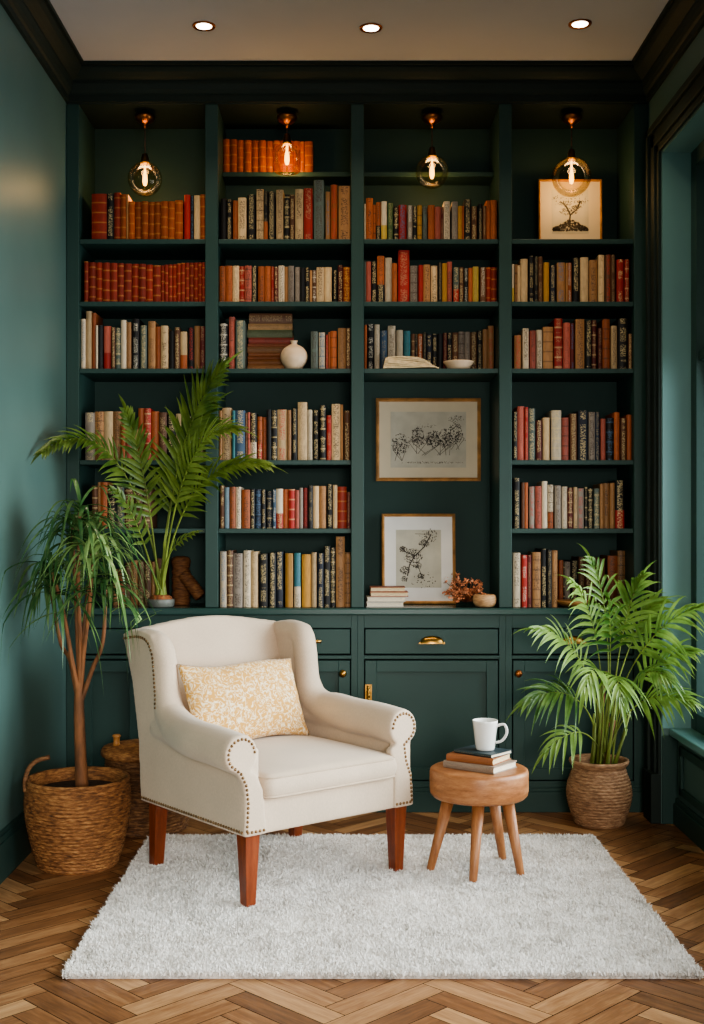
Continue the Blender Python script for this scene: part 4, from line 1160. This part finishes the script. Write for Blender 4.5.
# ------------------------------------------------------------------ round stool with books and mug
SX, SY = .457, -.925; ST, SB = .372, .272
st = thing('round_stool', 'round wooden stool with thick drum seat and four splayed legs', 'stool', (SX, SY, RUGTOP - .008))
zo = RUGTOP - .008
mb = MB(); r = .168
mb.lathe([(r * .82, SB - zo), (r * .93, SB + .004 - zo), (r * .985, SB + .014 - zo), (r, SB + .03 - zo), (r, ST - .014 - zo), (r * .985, ST - .004 - zo), (r * .95, ST - zo), (r * .9, ST - zo), (r * .5, ST - zo), (.002, ST - zo)], n=72)
mb.build('seat', M['stoolwood'], st)
for (bx_, by_, tx_, ty_) in ((wx(430, 4.11) - SX, 4.11 - CAMD - SY, -.1, -.005), (wx(473, 3.97) - SX, 3.97 - CAMD - SY, -.01, -.085), (wx(521, 4.05) - SX, 4.05 - CAMD - SY, .09, -.03), (wx(503, 4.24) - SX, 4.24 - CAMD - SY, .055, .085)):
    mb = MB(); mb.tube([(bx_, by_, 0), (bx_ + (tx_ - bx_) * .02, by_ + (ty_ - by_) * .02, .004), (tx_, ty_, SB + .012 - zo)], [.0125, .0135, .022], 16); mb.build('leg', M['stoolleg'], st)
brz = math.atan2(-.115, .147)
zt = ST + .0004; bxm, bym = .462, -.92
for (lab, L, W, T, c, pg, r_, ox_, oy_) in (('lowest pale-edged book lying on the round stool', (.2), .15, .024, (170, 150, 132), 'whitepage', brz, 0, 0),
    ('brown book in the middle of the stool pile', .175, .14, .023, (168, 106, 66), 'papers', brz + .1, -.004, .006), ('topmost thin dark teal book directly under the white mug', .155, .122, .011, (52, 70, 76), 'whitepage', brz - .06, .012, .01)):
    flat_book(lab, bxm + ox_, bym + oy_, zt, L, W, T, r_, c, 'books piled on the stool', pg, rb.random(), .2); zt += T + .0003
mx_, my_ = wx(486, 4.08), -.915
mug = thing('mug', 'white ceramic mug standing on the books on the stool', 'mug', (mx_, my_, zt))
mb = MB(); mb.lathe([(.026, 0), (.031, .002), (.033, .01), (.037, .05), (.0425, .093), (.044, .1), (.0425, .102), (.041, .1), (.035, .05), (.03, .012), (.002, .009)], n=48); mb.build('cup', M['ceramic'], mug)
pth = catmull([(.036, 0, .026), (.055, 0, .032), (.07, 0, .05), (.074, 0, .07), (.066, 0, .088), (.052, 0, .088), (.04, 0, .082)], 6)
mb = MB(); mb.tube([tuple(p) for p in pth], .0045, 12); h = mb.build('handle', M['ceramic'], mug); h.rotation_euler = (0, 0, -.25)

# ------------------------------------------------------------------ plants
def blade(mb, p, d, L, W, droop, n=6, up=Vector((0, 0, 1)), tipw=0., fold=.25, curl=0., mi=0):
    p = Vector(p); d = d.normalized(); prev = None
    sd = d.cross(up)
    sd = sd.normalized() if sd.length > 1e-4 else d.orthogonal().normalized()
    rows = []
    for i in range(n + 1):
        s = i / n
        q = p + d * (L * s * (1 - .25 * droop * s)) + Vector((0, 0, -1)) * (droop * L * s * s * .75) + sd * (curl * L * s * s)
        w = W * (math.sin(PI * min(1, (s * .93 + .07)) ** .62) if s < 1 else 0) 
        w = max(w, W * .04)
        nrm = sd.cross(d).normalized()
        rows.append((q, w, nrm))
    ids = []
    for (q, w, nrm) in rows:
        ids.append((mb.vert(*(q - sd * w / 2 + nrm * w * fold)), mb.vert(*q), mb.vert(*(q + sd * w / 2 + nrm * w * fold))))
    for a, b_ in zip(ids, ids[1:]):
        mb.face((a[0], a[1], b_[1], b_[0]), mi, True); mb.face((a[1], a[2], b_[2], b_[1]), mi, True)
def bez(P, n):
    P = [Vector(p) for p in P]; out = []
    for i in range(n + 1):
        t = i / n; Q = P
        while len(Q) > 1: Q = [a.lerp(b_, t) for a, b_ in zip(Q, Q[1:])]
        out.append(Q[0])
    return out
def frond(P, nl, Lm, W, rr, t0=.3, ang=(65, 28), droop=.35, rad=(.0055, .0012), lift=.25, up=None):
    mb = MB(); n = 40; c = bez(P, n)
    mb.tube([tuple(q) for q in c], [rad[0] + (rad[1] - rad[0]) * (i / n) for i in range(n + 1)], 7, 1)
    for i in range(nl):
        t = t0 + (1 - t0) * (i + .5) / nl; k = t * n; a = int(min(n - 1, k)); p = c[a].lerp(c[a + 1], k - a)
        T = (c[min(n, a + 2)] - c[max(0, a - 1)]).normalized()
        S = T.cross(up if up is not None else Vector((0, 0, 1)))
        S = S.normalized() if S.length > 1e-3 else Vector((1, 0, 0))
        Nn = S.cross(T).normalized()
        u = (t - t0) / (1 - t0)
        Lq = Lm * (.55 + .45 * math.sin(PI * min(1, u * .8 + .18))) * (1 - .45 * u ** 3)
        an = math.radians(ang[0] + (ang[1] - ang[0]) * u)
        for sd in (-1, 1):
            a_ = an * rr.uniform(.85, 1.15)
            d = T * math.cos(a_) + S * sd * math.sin(a_) + Nn * lift * rr.uniform(.5, 1.2)
            blade(mb, p + T * rr.uniform(-.004, .004), d, Lq * rr.uniform(.86, 1.1), W * rr.uniform(.85, 1.15), droop * rr.uniform(.6, 1.4), 6, Nn)
    T = (c[n] - c[n - 1]).normalized()
    blade(mb, c[n], T, Lm * .6, W, droop * .6)
    return mb
def P3(px, py, y): d = CAMD + y; return Vector((wx(px, d), y, wz(py, d)))

# tall palm on the countertop
pb = P3(161, 604, .055); pb.z = ZCNT + .0002
tp = thing('tall_palm', 'tall arching palm in a low grey bowl on the countertop', 'plant', tuple(pb))
mb = MB(); mb.lathe([(.05, 0), (.056, .004), (.058, .03), (.056, .034), (.05, .032), (.046, .02)], n=40); mb.build('bowl', mottled('grey_stone_bowl', (104, 106, 100), .4, .1, 10), tp)
mb = MB(); mb.lathe([(.0505, .02), (.05, .03), (.046, .042), (.03, .05), (.002, .054)], n=30); mb.build('soil', mottled('orange_bark_mulch', (140, 84, 50), .9, .4, 60, 80, .9, .006), tp)
rr = random.Random(31)
fr_specs = [
 ([(157, 600, .05), (156, 545, -.03), (125, 410, -.16), (72, 430, -.36), (43, 452, -.56)], 34, .14),
 ([(161, 600, .05), (166, 545, -.03), (172, 450, -.1), (195, 400, -.2), (224, 368, -.3)], 40, .22),
 ([(163, 600, .05), (166, 550, -.03), (184, 475, -.12), (222, 455, -.22), (268, 466, -.3)], 34, .14),
 ([(158, 600, .05), (155, 550, -.02), (150, 490, -.1), (136, 440, -.18), (126, 412, -.24)], 28, .15),
 ([(162, 600, .05), (164, 550, -.04), (180, 450, -.2), (205, 425, -.32), (236, 430, -.42)], 34, .18),
 ([(160, 600, .05), (164, 550, -.02), (168, 480, -.08), (186, 430, -.14), (214, 405, -.2)], 34, .18),
 ([(164, 600, .04), (162, 562, -.03), (168, 545, -.1), (185, 536, -.14), (198, 532, -.18)], 12, .05),
 ([(158, 600, .05), (150, 562, -.03), (140, 530, -.12), (130, 500, -.18), (112, 490, -.22)], 18, .09),
]
for i, (P, nl, Lm) in enumerate(fr_specs):
    pts = [P3(*q) - pb for q in P]; pts[0] = Vector(((-1) ** i * .006, .004 * (i % 3), .045))
    nl = int(nl * .66)
    mb = frond(pts, nl, Lm * 1.15, .019 if Lm > .06 else .014, rr, .38 if Lm > .06 else .5, (46, 18), .32, (.0055, .0012), .15, Vector((.1, -.75, .65)))
    for k in range(len(mb.v)):
        x_, y_, z_ = mb.v[k]
        if z_ + pb.z > 1.12 and y_ + pb.y > -.028: y_ = -.028 - pb.y - .1 * min(.03, y_ + pb.y + .028)
        if x_ + pb.x < XL + .012 : x_ = XL + .012 - pb.x
        mb.v[k] = (x_, y_, z_)
    mb.build('frond', [M['palmleaf'], M['cane']], tp, False)
mb = MB()
for k in range(8):
    a = 2 * PI * k / 8; mb.tube([(.02 * math.cos(a), .02 * math.sin(a), .03), (.016 * math.cos(a + .3), .016 * math.sin(a + .3), .08), (.008 * math.cos(a + .6), .008 * math.sin(a + .6), .16)], [.007, .006, .004], 8)
mb.build('stem_cluster', M['cane'], tp, False)

# woven basket builder
def basket_prof(pts, rings, amp):
    cm = catmull([(r, z, 0) for (r, z) in pts], 12); out = []
    L = 0; acc = [0]
    for a, b_ in zip(cm, cm[1:]): L += (b_ - a).length; acc.append(L)
    N_ = rings * 6
    for i in range(N_ + 1):
        s = L * i / N_; k = max(0, min(len(cm) - 2, next((q for q in range(len(acc) - 1) if acc[q + 1] >= s), len(cm) - 2)))
        f = (s - acc[k]) / max(1e-9, acc[k + 1] - acc[k]); p = cm[k].lerp(cm[k + 1], f)
        out.append((p.x + amp * (abs(math.sin(PI * i / 6)) - .5), p.y))
    return out
# dracaena in a seagrass basket
bc_ = Vector((wx(78, 4.24), -.78, 0))
dp = thing('potted_dracaena', 'dracaena with drooping ribbon leaves in a seagrass basket by the wall', 'plant', tuple(bc_))
mb = MB(); pr_ = [(.132, .0), (.136, .002)] + basket_prof([(.138, .004), (.158, .07), (.178, .16), (.184, .23), (.178, .285), (.18, .308)], 24, .004)
mb.lathe(pr_ + [(.176, .312), (.168, .305), (.166, .26)], n=144, mod=lambda i, j, r, z: .0022 * math.sin(j * PI / 2 + (i // 6) * PI) if 2 < i < len(pr_) else 0, cap=False)
mb.lathe([(.002, .001), (.132, .001)], n=36, cap=False)
mb.build('basket', M['basket'], dp)
mb = MB(); mb.tube([tuple(p) for p in catmull([(-.17, -.06, .27), (-.172, -.055, .31), (-.16, -.05, .35), (-.135, -.045, .375), (-.09, -.04, .388)], 6)], .0085, 10); mb.build('handle', M['basket_dark'], dp)
mb = MB(); mb.lathe([(.166, .255), (.15, .268), (.08, .275), (.002, .28)], n=40, cap=False, mod=lambda i, j, r, z: .0)
mb.build('soil', M['soil'], dp)
rr = random.Random(77)
def D(px, py, y): return P3(px, py, y) - bc_
trunk = MB()
trunk.tube([tuple(p) for p in catmull([D(82, 790, -.78), D(80, 740, -.78), D(79, 705, -.78), D(80, 680, -.78)], 6)], [.024, .023, .022, .021, .0205, .02, .02, .0195, .019, .019, .0185, .018, .018, .0175, .017, .0165, .016, .016, .015], 12)
trunk.build('trunk', M['bark'], dp)
canes = [((80, 700), (72, 660), (63, 610), (52, 590), -.80, -.02), ((80, 705), (84, 650), (90, 600), (92, 570), -.80, -.1), ((80, 700), (78, 650), (76, 600), (72, 545), -.78, .02), ((80, 700), (82, 650), (88, 590), (96, 545), -.76, .06), ((80, 705), (92, 670), (103, 640), (106, 600), -.80, -.06), ((78, 700), (70, 660), (60, 640), (48, 590), -.74, .1), ((80, 700), (80, 640), (78, 580), (80, 530), -.8, -.04)]
heads = []
def clampwall(mb):
    for k in range(len(mb.v)):
        x_, y_, z_ = mb.v[k]
        if x_ + bc_.x < XL + .012: x_ = XL + .012 - bc_.x + .05 * min(.02, XL + .012 - x_ - bc_.x)
        if y_ + bc_.y > -.04: y_ = -.04 - bc_.y
        gx, gy = x_ + bc_.x - CHX, y_ + bc_.y - CHY; c_, s_q = math.cos(CHR), math.sin(CHR)
        lx_, ly_ = gx * c_ + gy * s_q, -gx * s_q + gy * c_
        if z_ < .87 and lx_ > -.40 and ly_ < .52:      # leaves rest against the chair, never inside it
            if ly_ > .30 and (.52 - ly_) < (lx_ + .40): ly_ = .52
            else: lx_ = -.40
            x_, y_ = lx_ * c_ - ly_ * s_q + CHX - bc_.x, lx_ * s_q + ly_ * c_ + CHY - bc_.y
        mb.v[k] = (x_, y_, z_)
for (a, b_, c, d_, y, dy) in canes:
    pts = [D(a[0], a[1], -.78), D(b_[0], b_[1], y), D(c[0], c[1], y + dy * .6), D(d_[0], d_[1] - 18, y + dy)]
    mb = MB(); cc = catmull(pts, 8); mb.tube([tuple(p) for p in cc], [.009 - .003 * i / len(cc) for i in range(len(cc))], 8); mb.build('cane', M['bark'], dp)
    heads.append(cc[-1])
for hi, h in enumerate(heads):
    mb = MB(); nb = 34
    for k in range(nb):
        az = 2 * PI * (k * .381966 % 1) * 1.0 + rr.uniform(-.2, .2); el = rr.uniform(.05, 1.3)
        d = Vector((math.cos(az) * math.cos(el), math.sin(az) * math.cos(el) * .8, math.sin(el)))
        L = rr.uniform(.2, .38)
        p = h + Vector((0, 0, rr.uniform(-.09, .03)))
        # keep off the wall
        if (p.x + d.x * L + bc_.x) < XL + .03: d.x *= .35; d.y = -abs(d.y) - .2
        blade(mb, p, d, L, rr.uniform(.013, .02), rr.uniform(.8, 1.5), 10, Vector((0, 0, 1)), fold=.2, curl=rr.uniform(-.12, .12))
    clampwall(mb); mb.build('leaf_rosette', M['dracaena'], dp, False)
for (p, d, L, dr) in (((112, 612), (.75, -.3, .55), .3, 1.3), ((60, 612), (-.8, -.4, -.1), .26, .8), ((52, 560), (-.6, -.4, .5), .24, 1.1), ((106, 560), (.7, -.3, .6), .3, 1.2), ((64, 520), (-.5, -.2, .6), .2, 1.0), ((100, 520), (.6, -.2, .4), .22, 1.2), ((110, 600), (.8, -.4, .1), .25, 1.2)):
    mb = MB(); blade(mb, D(p[0], p[1], -.82), Vector(d), L, .015, dr, 10, fold=.2)
    clampwall(mb); mb.build('leaf', M['dracaena'], dp, False)

# lidded basket behind
b2 = Vector((wx(147, 4.75), -.27, 0))
lb = thing('lidded_basket', 'brown woven basket with lid behind the armchair', 'basket', tuple(b2))
mb = MB(); pr_ = [(.15, 0), (.154, .002)] + basket_prof([(.156, .004), (.168, .08), (.166, .2), (.16, .29)], 22, .004)
mb.lathe(pr_, n=120, mod=lambda i, j, r, z: .0022 * math.sin(j * PI / 2 + (i // 6) * PI) if i > 2 else 0); mb.build('basket_body', M['basket_dark'], lb)
mb = MB(); mb.lathe([(.17, .291), (.178, .296), (.18, .312), (.172, .325), (.12, .335), (.05, .34), (.002, .341)], n=96, mod=lambda i, j, r, z: .002 * math.sin(j * PI / 2 + i * PI) if r > .02 else 0)
ld = mb.build('lid', M['basket'], lb)
mb = MB(); mb.lathe([(.016, .333), (.012, .345), (.014, .366), (.018, .37), (.014, .376), (.002, .377)], n=20)
for i in range(len(mb.v)): x_, y_, z_ = mb.v[i]; mb.v[i] = (x_ - .115, y_ - .03, z_)
mb.build('lid_knob', M['bowlwood'], ld)

# areca palm in coiled urn
ub = Vector((wx(599, 4.82), -.2, 0))
ap_ = thing('areca_palm', 'bright green areca palm in a rounded woven urn near the window', 'plant', tuple(ub))
mb = MB()
pr_ = [(.09, 0), (.094, .002)] + basket_prof([(.096, .004), (.116, .06), (.128, .115), (.124, .165), (.11, .205), (.104, .225)], 18, .0035)
mb.lathe(pr_ + [(.106, .232), (.116, .245), (.12, .254), (.117, .261), (.108, .26), (.1, .245), (.098, .21)], n=120, mod=lambda i, j, r, z: .0018 * math.sin(j * PI / 2 + (i // 6) * PI) if 2 < i < len(pr_) else 0, cap=False)
mb.lathe([(.002, .001), (.09, .001)], n=36, cap=False)
mb.build('urn', M['urn'], ap_)
mb = MB(); mb.lathe([(.099, .215), (.06, .222), (.002, .226)], n=30, cap=False); mb.build('soil', M['soil'], ap_)
rr = random.Random(5)
def A3(px, py, y): return P3(px, py + 11, y) - ub
ar = [  # base px offset, mid, tip (px, py, y)
 ((604, 690, -.22), (602, 600, -.28), (572, 572, -.42), 22, .15), ((608, 690, -.2), (615, 590, -.24), (590, 548, -.3), 20, .14),
 ((612, 690, -.2), (620, 600, -.26), (642, 566, -.34), 22, .15), ((600, 700, -.24), (588, 620, -.34), (535, 618, -.46), 22, .13),
 ((598, 710, -.24), (578, 660, -.36), (528, 690, -.48), 22, .14), ((596, 730, -.24), (582, 700, -.3), (545, 742, -.42), 14, .10),
 ((614, 690, -.2), (640, 610, -.3), (700, 596, -.5), 24, .16), ((616, 700, -.2), (648, 640, -.3), (692, 640, -.46), 22, .14),
 ((618, 710, -.2), (640, 670, -.3), (690, 690, -.46), 20, .12), ((610, 690, -.26), (612, 630, -.42), (622, 690, -.6), 18, .13),
 ((606, 690, -.26), (600, 620, -.42), (585, 680, -.6), 18, .13), ((614, 690, -.18), (632, 600, -.2), (660, 590, -.26), 20, .14),
 ((610, 690, -.22), (612, 610, -.34), (608, 590, -.44), 18, .13),
 ((616, 690, -.24), (640, 640, -.4), (668, 668, -.56), 18, .13)]
for i, (a, b_, c, nl, Lm) in enumerate(ar):
    base_ = Vector((rr.uniform(-.055, .055), rr.uniform(-.05, .03), .215))
    pts = [base_, base_.lerp(A3(*a), .75) , A3(*a), A3(*b_), A3(*c)]
    wallx = XR - .05 - ub.x
    mb = frond(pts, int(nl * .55), Lm * 1.6, .017, rr, .66, (58, 10), .6, (.0048, .0012), .1, Vector((.05, -.7, .7)))
    # keep the tips inside the room where the wall stands
    for k in range(len(mb.v)):
        x_, y_, z_ = mb.v[k]; lim = (XR - .045 - ub.x) if (y_ + ub.y) > -.215 else (1.37 - ub.x)
        if x_ > lim: mb.v[k] = (lim - .1 * min(.02, x_ - lim), y_, z_)
        if y_ + ub.y > -.03: mb.v[k] = (mb.v[k][0], -.03 - ub.y, z_)
    mb.build('frond', [M['arecaleaf'], M['cane']], ap_, False)
for k in range(16):
    a = rr.uniform(0, 2 * PI); q = rr.uniform(.01, .06); mb = MB()
    b0 = Vector((q * math.cos(a), q * math.sin(a) * .8, .21)); tip = Vector((b0.x * 1.6 + .03, b0.y * 1.4 - .02, rr.uniform(.38, .62)))
    mb.tube([tuple(b0), tuple(b0.lerp(tip, .5) + Vector((rr.uniform(-.006, .006), 0, 0))), tuple(tip)], [.0075, .006, .004], 9)
    mb.build('cane', M['sheath'] if k % 4 == 0 else M['cane'], ap_, False)

# ------------------------------------------------------------------ light, camera, world
def area(name, loc, rot, sx, sy, e, c):
    l = bpy.data.lights.new(name, 'AREA'); l.shape = 'RECTANGLE'; l.size = sx; l.size_y = sy; l.energy = e; l.color = c
    o = bpy.data.objects.new(name, l); col.objects.link(o); o.location = loc; o.rotation_euler = rot; return o
wl = area('window_daylight', (1.62, -1.9, 1.15), (0, math.radians(74), 0), 1.5, 3.2, 80, (.93, .97, 1)); wl.data.spread = math.radians(120)
rl = area('added_front_fill', (.9, -6.3, 1.4), (math.radians(79), 0, math.radians(11)), 2.4, 1.2, 27, (1, .94, .87)); rl.data.spread = math.radians(62)  # fill lamp added behind the camera to brighten chair and books
w = bpy.data.worlds.new('room_world'); sc.world = w; w.use_nodes = True
w.node_tree.nodes['Background'].inputs[0].default_value = (.96, .97, 1, 1); w.node_tree.nodes['Background'].inputs[1].default_value = .1
cam = bpy.data.cameras.new('camera'); co = bpy.data.objects.new('camera', cam); col.objects.link(co)
co.location = (0, -CAMD, CAMZ); co.rotation_euler = (PI / 2, 0, 0)
cam.sensor_fit = 'VERTICAL'; cam.sensor_height = 36; cam.sensor_width = 36 * 704 / 1024; cam.lens = 36 * F / 1024
cam.shift_x = (352 - CX) / 1024; cam.shift_y = (CY - 512) / 1024
cam.clip_start = .05
sc.camera = co
sc.view_settings.view_transform = 'AgX'; sc.view_settings.look = 'AgX - Medium High Contrast'; sc.view_settings.exposure = .36
sc.cycles.use_denoising = True
sc.cycles.max_bounces = 8; sc.cycles.transparent_max_bounces = 16; sc.cycles.sample_clamp_indirect = 6
